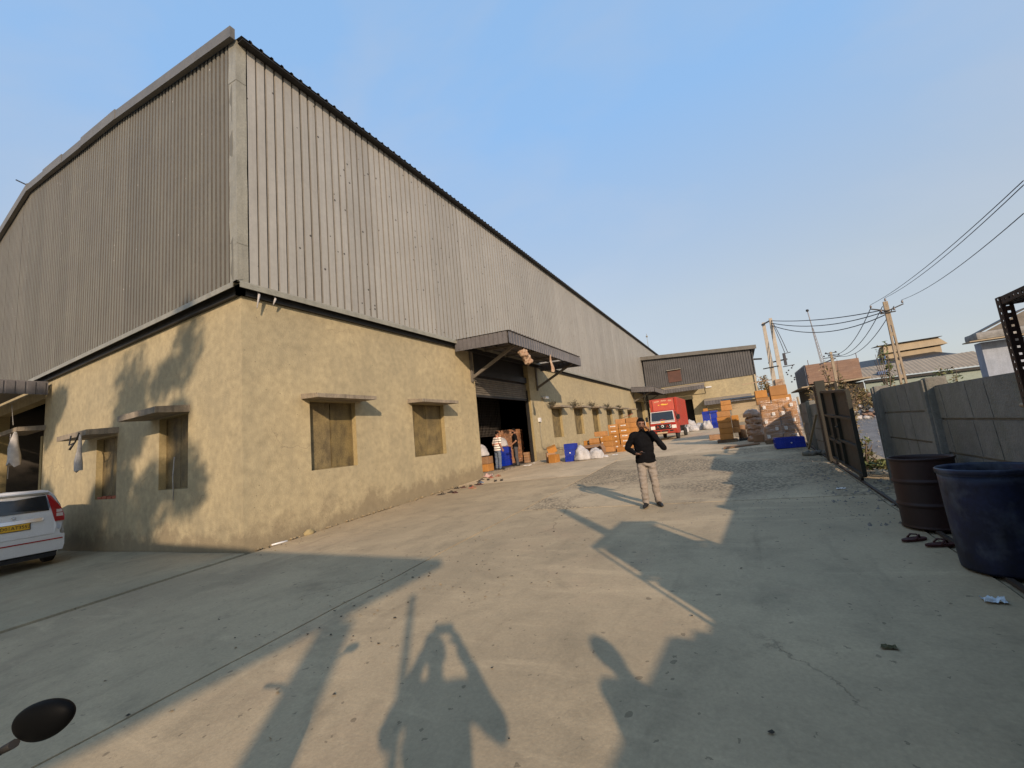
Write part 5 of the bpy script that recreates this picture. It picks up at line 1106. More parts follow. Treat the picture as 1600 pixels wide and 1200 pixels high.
# ================================================================ PEOPLE
def remesh(mb, vox, sm_it=4, wr=0.0, wfreq=(9, 9, 16), seed=0):
    me = mb.mesh('tmp', []); o = bpy.data.objects.new('tmp', me); C.objects.link(o)
    r = o.modifiers.new('r', 'REMESH'); r.mode = 'VOXEL'; r.voxel_size = vox; r.use_smooth_shade = True
    s = o.modifiers.new('s', 'SMOOTH'); s.iterations = sm_it; s.factor = .5
    bpy.context.view_layer.update(); out = eval_mesh(o); bpy.data.objects.remove(o)
    if wr:
        for v in out.vertices:
            n_ = noise.noise(Vector((v.co.x * wfreq[0], v.co.y * wfreq[1], v.co.z * wfreq[2] + seed))); n2 = noise.noise(Vector((v.co.x * 17 + seed, v.co.y * 17, v.co.z * 24)))
            v.co += v.normal * (wr * n_ + wr * .5 * n2)
    out.polygons.foreach_set('use_smooth', [True] * len(out.polygons)); return out
def loft(mb, rings, n=20):       # rings: (x, y, z, rx, ry)
    b = len(mb.v)
    for (x, y, z, rx, ry) in rings:
        for k in range(n): t = 2 * math.pi * k / n; mb.v.append((x + rx * math.cos(t), y + ry * math.sin(t), z))
    for i in range(len(rings) - 1):
        for k in range(n): mb.f.append((b + i * n + k, b + i * n + (k + 1) % n, b + (i + 1) * n + (k + 1) % n, b + (i + 1) * n + k)); mb.mi.append(0); mb.sm.append(True)
    mb.f.append(tuple(b + k for k in range(n))[::-1]); mb.f.append(tuple(b + (len(rings) - 1) * n + k for k in range(n))); mb.mi += [0, 0]; mb.sm += [False, False]
def limb(mb, pts, rs, n=12):
    P = []; Rr = []
    for i in range(len(pts) - 1):
        for k in range(4): t = k / 4; P.append(Vector(pts[i]).lerp(Vector(pts[i + 1]), t)); Rr.append(rs[i] + (rs[i + 1] - rs[i]) * t)
    P.append(Vector(pts[-1])); Rr.append(rs[-1]); mb.tube(P, Rr, n)
    for p, r in zip(pts, rs): mb.ball(p, r * .99, 0, 2)
def hand(mb, wrist, d, nrm, sgn, curl=.6, s=1.0):
    # palm, four unequal fingers and a thumb; d = finger direction, nrm = out of the palm
    d, nrm = Vector(d).normalized(), Vector(nrm).normalized(); side = d.cross(nrm).normalized() * sgn; w0 = Vector(wrist)
    for t, wd in ((.0, .026), (.035, .036), (.07, .040), (.092, .038)):
        pass
    pal = []
    for t, wd, th in ((.0, .026, .022), (.04, .036, .017), (.075, .042, .015), (.095, .041, .013)):
        c_ = w0 + d * t * s; pal.append([c_ + (side * a * wd + nrm * b * th) * s for a, b in ((-1, -.7), (-.6, -1), (.6, -1), (1, -.7), (1, .7), (.6, 1), (-.6, 1), (-1, .7))])
    b0 = len(mb.v)
    for r_ in pal: mb.v += [tuple(p) for p in r_]
    for i in range(3):
        for k in range(8): mb.f.append((b0 + i * 8 + k, b0 + i * 8 + (k + 1) % 8, b0 + (i + 1) * 8 + (k + 1) % 8, b0 + (i + 1) * 8 + k)); mb.mi.append(0); mb.sm.append(True)
    mb.f.append(tuple(b0 + k for k in range(8))[::-1]); mb.f.append(tuple(b0 + 24 + k for k in range(8))); mb.mi += [0, 0]; mb.sm += [True, True]
    for i, L_ in enumerate((.070, .080, .075, .058)):
        p = w0 + (d * .092 + side * (-.031 + .0205 * i)) * s; pts = [p]; a = .15
        for k, f in enumerate((.45, .32, .23)):
            a += curl * (.5 if k == 0 else .8); p = p + (d * math.cos(a) + nrm * math.sin(a)) * L_ * f * s; pts.append(p)
        mb.tube(pts, [.0095 * s, .009 * s, .008 * s, .0065 * s], 7)
    p = w0 + (d * .03 - side * .03) * s; pts = [p]
    for k, f in enumerate((.03, .028, .022)): p = p + (d * .65 - side * (.75 - .35 * k) + nrm * (.2 + .3 * k * curl)).normalized() * f * s; pts.append(p)
    mb.tube(pts, [.012 * s, .011 * s, .0095 * s, .007 * s], 7)
def head(mb, c, yaw=0., pitch=0., roll=0.):
    M_ = Matrix.Translation(c) @ Matrix.Rotation(yaw, 4, 'Z') @ Matrix.Rotation(pitch, 4, 'X') @ Matrix.Rotation(roll, 4, 'Y')
    bm = bmesh.new(); bmesh.ops.create_icosphere(bm, subdivisions=4, radius=1)
    for v in bm.verts:
        x, y, z = v.co; jaw = max(0, -z); q = Vector((x * .077 * (1 - .28 * jaw), y * .095 * (1 - .12 * jaw), z * .118))
        if y < 0:
            q.y -= .012 * jaw * (1 - abs(x))                                             # chin
            q.y -= .026 * math.exp(-((x / .16) ** 2 + ((z + .12) / .22) ** 2))           # nose
            q.y += .012 * (math.exp(-(((x - .38) / .2) ** 2 + ((z - .12) / .15) ** 2)) + math.exp(-(((x + .38) / .2) ** 2 + ((z - .12) / .15) ** 2)))   # eye sockets
            q.y -= .007 * math.exp(-((x / .3) ** 2 + ((z + .48) / .1) ** 2)); q.y -= .006 * math.exp(-((x / .6) ** 2 + ((z - .32) / .1) ** 2))
        v.co = M_ @ q
    mb.addbm(bm, 0, True)
    for s in (-1, 1): mb.ball(M_ @ Vector((s * .078, .012, -.005)), .03, 0, 2, (.35, .7, 1.1))
    return M_
def person(label, loc, rz, H, skinm, shirtm, troum, arms, legs=None, group=None, hd=(0, 0, 0), hem=.86, sleeve=1.0, lean=(0, 0), beard=False, curl=(.6, .6), hdir=(None, None), build_=1.0, mask=False):
    k = H / 1.75; o = thing('person', label, 'person', loc, rz, group); o.scale = (k, k, k)
    lx, ly = lean; sh = {s: Vector((s * .185 + lx, ly, 1.42)) for s in (-1, 1)}
    hips = {s: Vector((s * .095, 0, .92)) for s in (-1, 1)}
    legs = legs or {-1: [(-.12, -.01, .49), (-.13, .02, .09)], 1: [(.12, -.01, .49), (.13, .02, .09)]}
    # continuous body
    b = MB(); loft(b, [(0, 0, .86, .15, .10), (0, 0, .95, .165, .11), (lx * .3, ly * .3, 1.08, .145, .10), (lx * .7, ly * .7, 1.25, .165, .11), (lx, ly, 1.38, .17, .105), (lx, ly, 1.45, .10, .07)])
    hc = Vector((lx + .0, ly - .015, 1.635)); limb(b, [(lx, ly + .01, 1.40), (lx, ly, 1.50), hc + Vector((0, .015, -.04))], [.065, .058, .058])
    M_ = head(b, hc, hd[2], hd[0], hd[1])
    for s in (-1, 1):
        e, w_ = map(Vector, arms[s]); limb(b, [sh[s], e, w_], [.052, .042, .030]); kn, an = map(Vector, legs[s]); limb(b, [hips[s], kn, an], [.083, .056, .040])
    me = remesh(b, .012, 3)
    hm = MB()
    for i, s in enumerate((-1, 1)):
        e, w_ = map(Vector, arms[s]); dd, nn_ = hdir[i] if hdir[i] else ((w_ - e), Vector((-s * .9, -.3, 0))); hand(hm, w_, dd, nn_, -s, curl[i])
    bm = bmesh.new(); bm.from_mesh(me); tmp = hm.mesh('h', []); bm.from_mesh(tmp); bm.to_mesh(me); bm.free(); me.materials.clear(); me.materials.append(skinm); me.polygons.foreach_set('use_smooth', [True] * len(me.polygons)); me.polygons.foreach_set('material_index', [0] * len(me.polygons))
    link('body', me, o)
    # shirt
    t = MB(); q = build_; loft(t, [(0, 0, hem, .185 * q, .135 * q), (0, 0, .95, .185 * q, .135 * q), (lx * .3, ly * .3, 1.08, .175 * q, .13 * q), (lx * .7, ly * .7, 1.25, .192 * q, .135 * q), (lx, ly, 1.38, .19 * q, .125), (lx, ly, 1.455, .10, .08)])
    limb(t, [(lx, ly, 1.44), (lx, ly, 1.485)], [.075, .068])
    for s in (-1, 1):
        e, w_ = map(Vector, arms[s]); limb(t, [Vector((lx + s * .10, ly, 1.43)), sh[s]], [.07, .075])
        if sleeve > .9: limb(t, [sh[s], e, e.lerp(w_, .93)], [.073, .060, .043])
        else: limb(t, [sh[s], sh[s].lerp(e, sleeve)], [.074, .068])
    me = remesh(t, .013, 3, .013, (8, 8, 13), len(label)); me.materials.clear(); me.materials.append(shirtm); link('shirt', me, o)
    # trousers
    t = MB(); loft(t, [(0, 0, .80, .155, .115), (0, 0, .88, .168, .122), (0, 0, .99, .155, .112)])
    for s in (-1, 1): kn, an = map(Vector, legs[s]); limb(t, [hips[s] + Vector((0, 0, -.06)), kn, an], [.098, .078, .066])
    me = remesh(t, .013, 3, .016, (9, 9, 19), len(label) + 3); me.materials.clear(); me.materials.append(troum); link('trousers', me, o)
    for s in (-1, 1):
        an = Vector(legs[s][1]); an.z = 0; mb = MB(); turn = s * .25
        for yy, rx, rz_, z in ((.04, .042, .05, .05), (-.03, .046, .05, .045), (-.11, .048, .035, .035), (-.17, .04, .026, .026)):
            mb.ball((an.x + math.sin(turn) * -yy, an.y + yy, z), 1, 0, 2, (rx, .07, rz_))
        me = remesh(mb, .012, 2); me.materials.clear(); me.materials.append(SHOE); so = link('shoe', me, o)
    # hair, brows, eyes, beard
    hr = MB(); bm = bmesh.new(); bmesh.ops.create_icosphere(bm, subdivisions=4, radius=1)
    for v in bm.verts:
        x, y, z = v.co; j = 1 + .05 * noise.noise(v.co * 5); v.co = M_ @ Vector((x * .084 * j, y * .100 * j + .008, z * .112 * j + .022))
    bmesh.ops.delete(bm, geom=[v for v in bm.verts if ((M_.inverted() @ v.co).z < (.068 if (M_.inverted() @ v.co).y < -.03 else (-.02 if (M_.inverted() @ v.co).y < .02 else -.07)))], context='VERTS')
    hr.addbm(bm, 0, True); link('hair', hr.mesh('hair', [HAIR]), o)
    fm = MB()
    for s in (-1, 1): fm.ball(M_ @ Vector((s * .029, -.083, .013)), .011, 0, 2, (1.2, .6, .7))
    link('eyes', fm.mesh('eyes', [mat('eye', (.10, .08, .07), rough=.2, coord='obj')]), o)
    fm = MB()
    for s in (-1, 1): fm.tube([M_ @ Vector((s * .014, -.096, .036)), M_ @ Vector((s * .03, -.095, .041)), M_ @ Vector((s * .048, -.084, .034))], [.005, .006, .004], 6)
    if beard: fm.tube([M_ @ Vector((-.03, -.098, -.045)), M_ @ Vector((0, -.108, -.040)), M_ @ Vector((.03, -.098, -.045))], .007, 6); fm.ball(M_ @ Vector((0, -.088, -.098)), .03, 0, 2, (1.1, .7, .6))
    link('brows', fm.mesh('brows', [HAIR]), o)
    fm = MB(); fm.tube([M_ @ Vector((-.022, -.097, -.058)), M_ @ Vector((0, -.104, -.057)), M_ @ Vector((.022, -.097, -.058))], [.004, .006, .004], 6); link('mouth', fm.mesh('mouth', [mat('lips', (.12, .045, .04), rough=.5, coord='obj')]), o)
    if mask:
        fm = MB(); fm.ball(M_ @ Vector((0, -.045, -.05)), .075, 0, 3, (.95, .95, .75)); link('face_mask', fm.mesh('face_mask', [SHIRT_B]), o)
    return o, k, M_
def phone(o, k, c, d, n_, label):
    d, n_ = Vector(d).normalized(), Vector(n_).normalized(); s = d.cross(n_).normalized(); mb = MB(); c = Vector(c)
    P = lambda a, b, e: c + s * a * .037 + d * b * .078 + n_ * e * .005
    mb.hexa([P(-1, -1, -1), P(1, -1, -1), P(1, 1, -1), P(-1, 1, -1), P(-1, -1, 1), P(1, -1, 1), P(1, 1, 1), P(-1, 1, 1)])
    Mx = Matrix.Translation(o.location) @ Matrix.Rotation(o.rotation_euler.z, 4, 'Z') @ Matrix.Scale(k, 4); mb.v = [tuple(Mx @ Vector(p)) for p in mb.v]
    return tag(mb.build('phone', [mat('phone_body', (.03, .03, .035), rough=.2, coord='obj', spec=.6)]), label, 'phone')
mx, my = -1.70, 8.22
man, k, M_ = person('man in black shirt and beige trousers walking with a phone at his ear', (mx, my, gz(mx, my) + .0), .22, 1.64, SKIN, SHIRT_B, TROU,
    {-1: [(-.335, .03, 1.17), (-.165, -.22, 1.06)], 1: [(.375, -.12, 1.13), (.15, -.15, 1.475)]}, {-1: [(-.105, -.06, .49), (-.105, -.05, .09)], 1: [(.11, -.02, .49), (.135, .03, .09)]},
    hd=(.28, .12, .12), beard=True, curl=(.8, 1.0), hdir=((Vector((.8, -.6, -.1)), Vector((.1, .2, 1))), (Vector((-.45, .2, 1)), Vector((-1, -.1, -.2)))), build_=1.06)
phone(man, k, (.088, -.075, 1.60), (-.05, .25, 1), (1, .2, .1), 'dark phone held to the ear of the man in the black shirt'); phone(man, k, (-.075, -.30, 1.075), (.6, -.8, .1), (.2, .3, 1), 'dark phone held at the waist of the man in the black shirt')
person('worker in a striped shirt and blue jeans standing in the doorway, back turned', (-9.98, 16.55, .62), 2.75, 1.74, SKIN2, STRIPE, JEANS, {-1: [(-.27, .03, 1.15), (-.25, -.10, .92)], 1: [(.27, .03, 1.15), (.25, -.14, .95)]}, hd=(.45, 0, 0), sleeve=.75, lean=(0, -.04), build_=1.05)
person('worker in black shirt and dark face mask standing in the doorway', (-9.98, 18.3, .62), -1.0, 1.84, SKIN2, SHIRT_B, JEANS_D, {-1: [(-.26, .06, 1.15), (-.24, -.06, .90)], 1: [(.27, .03, 1.15), (.20, -.18, 1.0)]}, {-1: [(-.16, -.04, .49), (-.22, .02, .09)], 1: [(.15, .0, .49), (.21, .02, .09)]}, hd=(.3, 0, 0), sleeve=.7, mask=True)
# the photographer behind the lens, and a bystander to his right (both outside the frame; their shadows show)
fdir = Vector((-.473, .881, 0)); pb_ = CAM - fdir * .50
ph, k, _ = person('photographer holding a phone up in both hands, behind the camera', (pb_.x, pb_.y, gz(pb_.x, pb_.y)), math.pi + .493, 1.88, SKIN2, SHIRT_B, JEANS, {-1: [(-.325, -.17, 1.21), (-.14, -.33, 1.55)], 1: [(.325, -.17, 1.21), (.14, -.33, 1.55)]}, curl=(.5, .5), hdir=((Vector((.45, -.1, 1)), Vector((.5, .8, 0))), (Vector((-.45, -.1, 1)), Vector((-.5, .8, 0)))))
mb = MB(); pc = CAM - fdir * .07; s_ = Vector((.881, .473, 0)); P = lambda a, b, e: pc + s_ * a * .095 + Vector((0, 0, b * .045)) + fdir * e * .006
mb.hexa([P(-1, -1, -1), P(1, -1, -1), P(1, -1, 1), P(-1, -1, 1), P(-1, 1, -1), P(1, 1, -1), P(1, 1, 1), P(-1, 1, 1)]); tag(mb.build('phone', [MATS['phone_body']]), 'phone held up by the photographer, with the lens taking this picture', 'phone')
mb = MB(); mb.cbox(1.72, 2.02, -1.3, .62, .1, 1.72, .06); tag(mb.build('added_shade_pile', [DRUMB]), 'tall pile added outside the frame to fill the shade at the boundary wall', 'pile')  # unseen block added to fill out the shade beside the wall
mb = MB(); mb.tube([(1.43, -2.27, -.1), (1.43, -2.27, 3.28)], .035, 8); tag(mb.build('steel_pipe', [GATE]), 'thin upright steel pipe behind the camera', 'pipe')
person('bystander standing to the right of the photographer, outside the frame', (1.42, .15, gz(1.42, .15)), 3.2, 1.72, SKIN2, SHIRT_B, JEANS_D, {-1: [(-.27, .03, 1.15), (-.24, -.10, .92)], 1: [(.27, .03, 1.15), (.24, -.1, .92)]})

# ---------------------------------------------------------------- goods inside the doorway
zi = .622
for i in range(2): carton(-10.7, -10.1, 15.75, 16.3, zi + i * .33, zi + i * .33 + .32, f'{"dark brown" if i else "orange brown"} carton just inside the left door jamb, {ORD[i]} one', 'cartons inside the doorway', CARTON_P if i else CARTON, rz=.05)
carton(-11.3, -10.75, 16.7, 17.3, zi, zi + .55, 'open brown carton inside the doorway behind the striped worker', 'cartons inside the doorway', CARTON_P)
for i in range(3): crate(cmB, -11.1, 18.95, zi + i * .325, f'blue crate, {ORD[i]} of the stack inside the doorway between the workers', None, 1.57)
sack(-10.5, 16.0, .6, .6, .5, 'white sack on the cartons at the left door jamb', 'sacks inside the doorway', 5.5, None, 'white_sack', zi + .68); sack(-11.1, 18.95, .6, .6, .45, 'white sack on the blue crates inside the doorway', 'sacks inside the doorway', 8.5, None, 'white_sack', zi + .99)
BUN = mat('bundle_brown', (.26, .11, .05), (.40, .24, .15), scale=14, rough=.4, coord='obj', rand=.25, spec=.5)
bme = MB(); bme.cbox(-.17, .17, -.13, .13, 0, .115, .02); bmesh_ = bme.mesh('parcel', [BUN])
PS = thing('parcel_pile', 'tall pile of small shiny brown parcels inside the doorway behind the worker in black', 'parcels', (-11.7, 21.3, zi))
for r in range(16):
    for c_ in range(7):
        for d_ in range(2): link('parcel', bmesh_, PS, (-.55 + .3 * d_ + rnd.uniform(-.02, .02) + .25, -.95 + c_ * .30 + rnd.uniform(-.02, .02), r * .118), (0, 0, 1.57 + rnd.uniform(-.12, .12)))
for i in range(4): carton(-10.5, -10.22, 20.05, 20.3, zi + i * .14, zi + i * .14 + .135, f'small kraft carton, {ORD[i]} of the short stack at the right door jamb', 'small cartons at the right jamb', CARTON_P)
NT = MB()
for i in range(28): y = 16.6 + i * .14; NT.bar((-11.95, y, zi + 1.6), (-11.95 + .05 * math.sin(i), y, 4.6), .008)
for i in range(22): z = zi + 1.6 + i * .14; NT.bar((-11.95, 16.6, z - .0), (-11.95, 20.4, z), .008)
stuff(tag(NT.build('hanging_net', [mat('net_grey', (.16, .14, .12), rough=.9)]), 'grey net hanging in the dark doorway above the parcels', 'net'))

# ================================================================ POLES, WIRES, BACKGROUND
def ladder_pole(x, y, z0, z1, label):
    o = thing('utility_pole', label, 'pole', (x, y, z0)); h = z1 - z0
    mb = MB()
    for s in (-1, 1): mb.hexa([(s * .13 - .045, -.08, 0), (s * .13 + .045, -.08, 0), (s * .13 + .045, .08, 0), (s * .13 - .045, .08, 0), (s * .055 - .05, -.07, h), (s * .055 + .05, -.07, h), (s * .055 + .05, .07, h), (s * .055 - .05, .07, h)])
    for i in range(7): z = .4 + i * .85; mb.box(-.095, .095, -.06, .06, z, z + .22)
    mb.box(-.09, .09, -.065, .065, 5.3, h - .05); mb.build('shaft', [POLEC], o); return o
zp = 1.10; up_ = ladder_pole(8.53, 32, zp, 7.85, 'concrete ladder type utility pole behind the boundary wall carrying the wires')
mb = MB(); mb.bar((-.75, -.1, 6.45), (0, -.1, 6.15), .07, .06); mb.bar((0, -.1, 6.15), (.75, -.1, 6.40), .07, .06); mb.bar((-.35, -.1, 6.05), (.35, -.1, 6.05), .08, .06); mb.build('cross_arm', [DARKM], up_)
for x, z in ((-.72, 6.5), (.72, 6.45), (0, 6.76), (-.3, 6.12), (.3, 6.12)):
    mb = MB(); mb.lathe([(.0, 0), (.04, .02), (.06, .06), (.03, .09), (.055, .13), (.02, .17), (0, .17)], (x, -.1, z), 8); mb.build('insulator', [mat('insulator', (.16, .12, .10), rough=.3)], up_)
TP = thing('transformer_pole', 'pair of pale concrete poles with switchgear behind the wrapped pallets', 'pole', (3.1, 40, 1.12))
for x, h in ((-.28, 8.4), (.26, 8.65)):
    mb = MB(); mb.hexa([(x - .19, -.12, 0), (x + .19, -.12, 0), (x + .19, .12, 0), (x - .19, .12, 0), (x - .11, -.09, h), (x + .11, -.09, h), (x + .11, .09, h), (x - .11, .09, h)]); mb.build('shaft', [mat('pole_pale', (.42, .37, .30), (.34, .30, .24), scale=3, rough=.9)], TP)
mb = MB(); mb.bar((-.45, -.7, 8.1), (.35, .2, 8.55), .12, .1); mb.bar((-.45, .1, 5.0), (.9, .1, 5.1), .12, .1); mb.bar((-.9, -.15, 4.55), (.2, -.15, 4.62), .1, .08); mb.build('cross_beam', [DARKM], TP)
SW = MB(); SW.cbox(.62, .82, -.1, .1, 4.6, 5.6, .03); SW.build('switchgear', [mat('gear_dark', (.05, .05, .06), rough=.6)], TP); SW = MB(); SW.bar((.5, 0, 4.5), (1.3, 0, 4.55), .06); SW.bar((.7, 0, 5.55), (1.2, 0, 5.6), .05)
SW.build('switch_arm', [MATS['gear_dark']], TP)
for i in range(9): SW = MB(); SW.ball((.9 + .25 * math.sin(i), 0, 3.2 + .16 * i), .07, 0, 1); SW.build('insulator', [MATS['gear_dark']], TP)
TC = MB(); TC.cbox(-.25, .3, -.3, .1, 3.0, 3.55, .05); TC.bar((-2.6, 0, 3.5), (-.2, 0, 3.6), .06); TC.bar((-1.5, 0, 4.1), (-.4, 0, 3.1), .03); TC.bar((-1.6, 0, 3.6), (-1.4, 0, 4.1), .03); TC.build('transformer_box', [RAGT], TP)
MS = thing('lattice_mast', 'thin lattice mast with a ball on top rising behind the brick building', 'mast', (9.9, 62, 1.3))
T0, T1 = Vector((0.1, 0, 0)), Vector((-.72, 0, 12.9))
mb = MB()
for s in ((-1, -1), (1, -1), (0, 1)): mb.tube([T0 + Vector((s[0] * .3, s[1] * .3, 0)), T0.lerp(T1, .82) + Vector((s[0] * .07, s[1] * .07, 0))], .035, 5)
for i in range(26):
    a, b = T0.lerp(T1, i / 26 * .82), T0.lerp(T1, (i + 1) / 26 * .82); w0 = .3 - .23 * i / 26; mb.tube([a + Vector((-w0, -w0, 0)), b + Vector((w0, -w0, 0))], .02, 4); mb.tube([a + Vector((w0, -w0, 0)), b + Vector((-w0, -w0, 0))], .02, 4)
mb.tube([T0.lerp(T1, .8), T1], .05, 6); mb.build('lattice', [mat('mast_grey', (.28, .27, .27), rough=.7)], MS)
mb = MB(); mb.ball(T1, .17, 0, 2); mb.build('ball', [DARKM], MS)
IP = thing('wire_pole', 'short pale pole with tangled insulators standing before the brick building', 'pole', (8.9, 52, 1.25))
mb = MB(); mb.hexa([(-.15, -.12, 0), (.15, -.12, 0), (.15, .12, 0), (-.15, .12, 0), (-.10, -.1, 6.3), (.10, -.1, 6.3), (.10, .1, 6.3), (-.10, .1, 6.3)]); mb.build('shaft', [POLEC], IP)
mb = MB(); mb.bar((-.7, 0, 5.75), (.7, 0, 5.75), .07); mb.bar((-.5, 0, 6.2), (.5, 0, 6.2), .07); mb.bar((-1.1, 0, 5.2), (.3, 0, 5.6), .12)
for i in range(7): mb.ball((-.6 + .2 * i, 0, 5.95 + .3 * (i % 2)), .09, 0, 1)
mb.build('cross_arm', [mat('gear_dark', (.05, .05, .06), rough=.6)], IP)
def wire(p, q, sag, label, r=.018):
    p, q = Vector(p), Vector(q); pts = []
    for i in range(17): t = i / 16; v = p.lerp(q, t); v.z -= sag * 4 * t * (1 - t); pts.append(v)
    mb = MB(); mb.tube(pts, r, 5); return tag(mb.build('power_line', [WIRE]), label, 'wire', 'overhead wires at the utility pole')
wire((7.82, 31.9, zp + 6.7), (6.64, 14, 6.70), .25, 'overhead wire from the left end of the cross arm, upper one of the close pair', .012); wire((8.53, 31.9, zp + 6.95), (6.63, 14, 6.60), .25, 'overhead wire from the pole top, lower one of the close pair', .012); wire((9.25, 31.9, zp + 6.65), (6.5, 14, 5.92), .25, 'single overhead wire from the right end of the cross arm', .012)
for i, (dz, sg) in enumerate(((8.45, .25), (8.25, .55), (8.05, .9))): wire((3.35, 40, 1.12 + dz), (8.25 + .2 * i, 31.9, zp + 6.25 - .1 * i), sg, ['highest', 'middle', 'lowest'][i] + ' wire slung from the paired poles to the utility pole', .03)
for i in range(3): wire((8.5 + .35 * i, 52, 7.45 - .15 * i), (7.85 + .5 * i, 31.9, zp + 6.6 - .12 * i), 1.1, ['left', 'middle', 'right'][i] + ' sagging wire from the short tangled pole up to the utility pole', .022)
for i in range(2): wire((3.4 + .1 * i, 40, 9.5 - .2 * i), (3.9 + .2 * i, 40, 6.75), -.15 if i else -.1, ['longer', 'shorter'][i] + ' jumper cable dropping from the paired pole top to the switchgear', .025)

BB = thing('brick_building', 'unfinished brown brick building with a grey sheeted side, behind the gate', 'building', (9.6, 55, 1.25))
mb = MB(); mb.box(6.98, 11.6, 55, 64, 4.75, 6.85); mb.build('brick_upper_wall', [BRICKW], BB, True)
mb = MB()
for i in range(14): mb.box(6.86, 6.98, 55.1 + i * .65, 55.1 + i * .65 + .42, 4.3, 6.9)
mb.build('side_cladding', [mat('side_sheet', (.13, .14, .17), (.10, .11, .13), scale=1, rough=.6)], BB, True)
mb = MB(); mb.hexa([(6.2, 54.2, 4.38), (12.1, 54.2, 4.60), (12.1, 65, 4.60), (6.2, 65, 4.38), (6.2, 54.2, 4.52), (12.1, 54.2, 4.74), (12.1, 65, 4.74), (6.2, 65, 4.52)]); mb.build('floor_slab', [CREAM], BB, True)
mb = MB(); mb.box(6.9, 11.7, 55.6, 64, .8, 4.36); mb.build('lower_wall', [INTER], BB, True)
for x in (7.3, 11.5): mb = MB(); mb.tube([(x, 55.2, 6.8), (x, 55.2, 7.4)], .03, 5); mb.build('rebar', [RUSTP], BB, True)
SH = thing('long_shed', 'long low shed with cement sheet roof and green wall behind the boundary wall', 'shed', (18, 60, 1.25))
for i in range(10):
    mb = MB(); x0, x1 = 12.7 + i * 1.06, 12.7 + (i + 1) * 1.06; zz0 = lambda x: 4.72 + .004 * (x - 12.7); zz1 = lambda x: 6.35 + .02 * (x - 12.7); o_ = .015 * (i % 2)
    cs = 6
    for c_ in range(cs):
        xa, xb = x0 + (x1 + .06 - x0) * c_ / cs, x0 + (x1 + .06 - x0) * (c_ + 1) / cs; ha, hb2 = .04 * (c_ % 2) + o_, .04 * ((c_ + 1) % 2) + o_
        mb.poly([(xa, 60, zz0(xa) + ha), (xb, 60, zz0(xb) + hb2), (xb, 64, zz1(xb) + hb2), (xa, 64, zz1(xa) + ha)])
    mb.build('roof_sheet', [ACROOF], SH, True)
mb = MB(); mb.box(12.9, 23.2, 60.6, 60.8, .8, 4.5); mb.build('green_wall', [GREENW], SH, True)
mb = MB(); mb.box(12.8, 23.2, 60.3, 60.55, 4.4, 4.66); mb.build('eaves_gap_strip', [DARKM], SH, True)  # dark strip filling the gap between roof edge and green wall
mb = MB(); mb.hexa([(13.2, 66, 5.9), (24, 66, 6.2), (24, 78, 8.4), (16.5, 78, 8.2), (13.2, 66, 6.0), (24, 66, 6.3), (24, 78, 8.5), (16.5, 78, 8.3)]); mb.build('rear_roof', [DARKM], SH, True)
mb = MB(); mb.tube([(15.2, 61.5, 5.3), (15.3, 61.5, 7.2)], .05, 5); mb.tube([(15.6, 61.5, 5.5), (15.5, 61.5, 7.0)], .04, 5); mb.cbox(14.2, 15.0, 60.6, 61.2, 5.1, 5.5, .08); mb.build('roof_tank', [mat('tank_blue', (.10, .16, .3), rough=.5)], SH, True)
RM = thing('roof_monitor', 'cream coloured raised roof monitor standing above the dark shed roof', 'roof', (22, 76, 7.5))
mb = MB(); mb.box(19.0, 24.8, 76, 79, 7.4, 8.75); mb.build('lower_box', [CREAM], RM, True)
mb = MB(); mb.hexa([(18.8, 75.6, 8.8), (25.4, 75.6, 8.95), (25.4, 79, 8.95), (18.8, 79, 8.8), (19.0, 75.9, 9.9), (24.7, 75.9, 9.95), (24.7, 78, 9.95), (19.0, 78, 9.9)]); mb.build('upper_roof', [CREAM], RM, True)
mb = MB(); mb.hexa([(18.2, 75.5, 9.92), (25.0, 75.5, 9.97), (25.0, 78.4, 10.1), (18.2, 78.4, 10.05), (18.2, 75.5, 9.98), (25.0, 75.5, 10.03), (25.0, 78.4, 10.16), (18.2, 78.4, 10.11)]); mb.build('roof_lip', [DARKM], RM, True)
for i in range(4): mb = MB(); x = 20.2 + i * 1.2; mb.box(x, x + .04, 75.85, 75.9, 8.95, 9.8); mb.build('seam', [ACROOF], RM, True)
BLD = thing('pale_blue_building', 'pale blue grey rendered building with a thick stained parapet at the right edge', 'building', (19, 45, 1.25))
mb = MB(); mb.box(16.9, 30, 45, 46.0, .8, 5.75); mb.build('wall', [BLUEW], BLD, True)
mb = MB(); mb.cbox(16.55, 30.5, 44.4, 46.4, 5.92, 6.5, .2); mb.build('parapet', [mat('parapet_stained', (.30, .29, .27), (.15, .145, .135), scale=1.6, rough=.9)], BLD, True)
mb = MB(); mb.box(15.9, 30.5, 43.8, 45, 5.78, 5.86); mb.build('slab_edge', [CREAM], BLD, True)
mb = MB(); mb.poly([(17.6, 47, 6.5), (31, 47, 6.5), (31, 47, 7.9), (20.4, 47, 7.9)]); mb.build('gable', [UNDER], BLD, True)
mb = MB(); mb.hexa([(17.3, 46.6, 6.52), (20.4, 46.6, 8.0), (20.4, 48, 8.0), (17.3, 48, 6.52), (17.3, 46.6, 6.62), (20.4, 46.6, 8.12), (20.4, 48, 8.12), (17.3, 48, 6.62)]); mb.build('gable_roof', [DARKM], BLD, True)

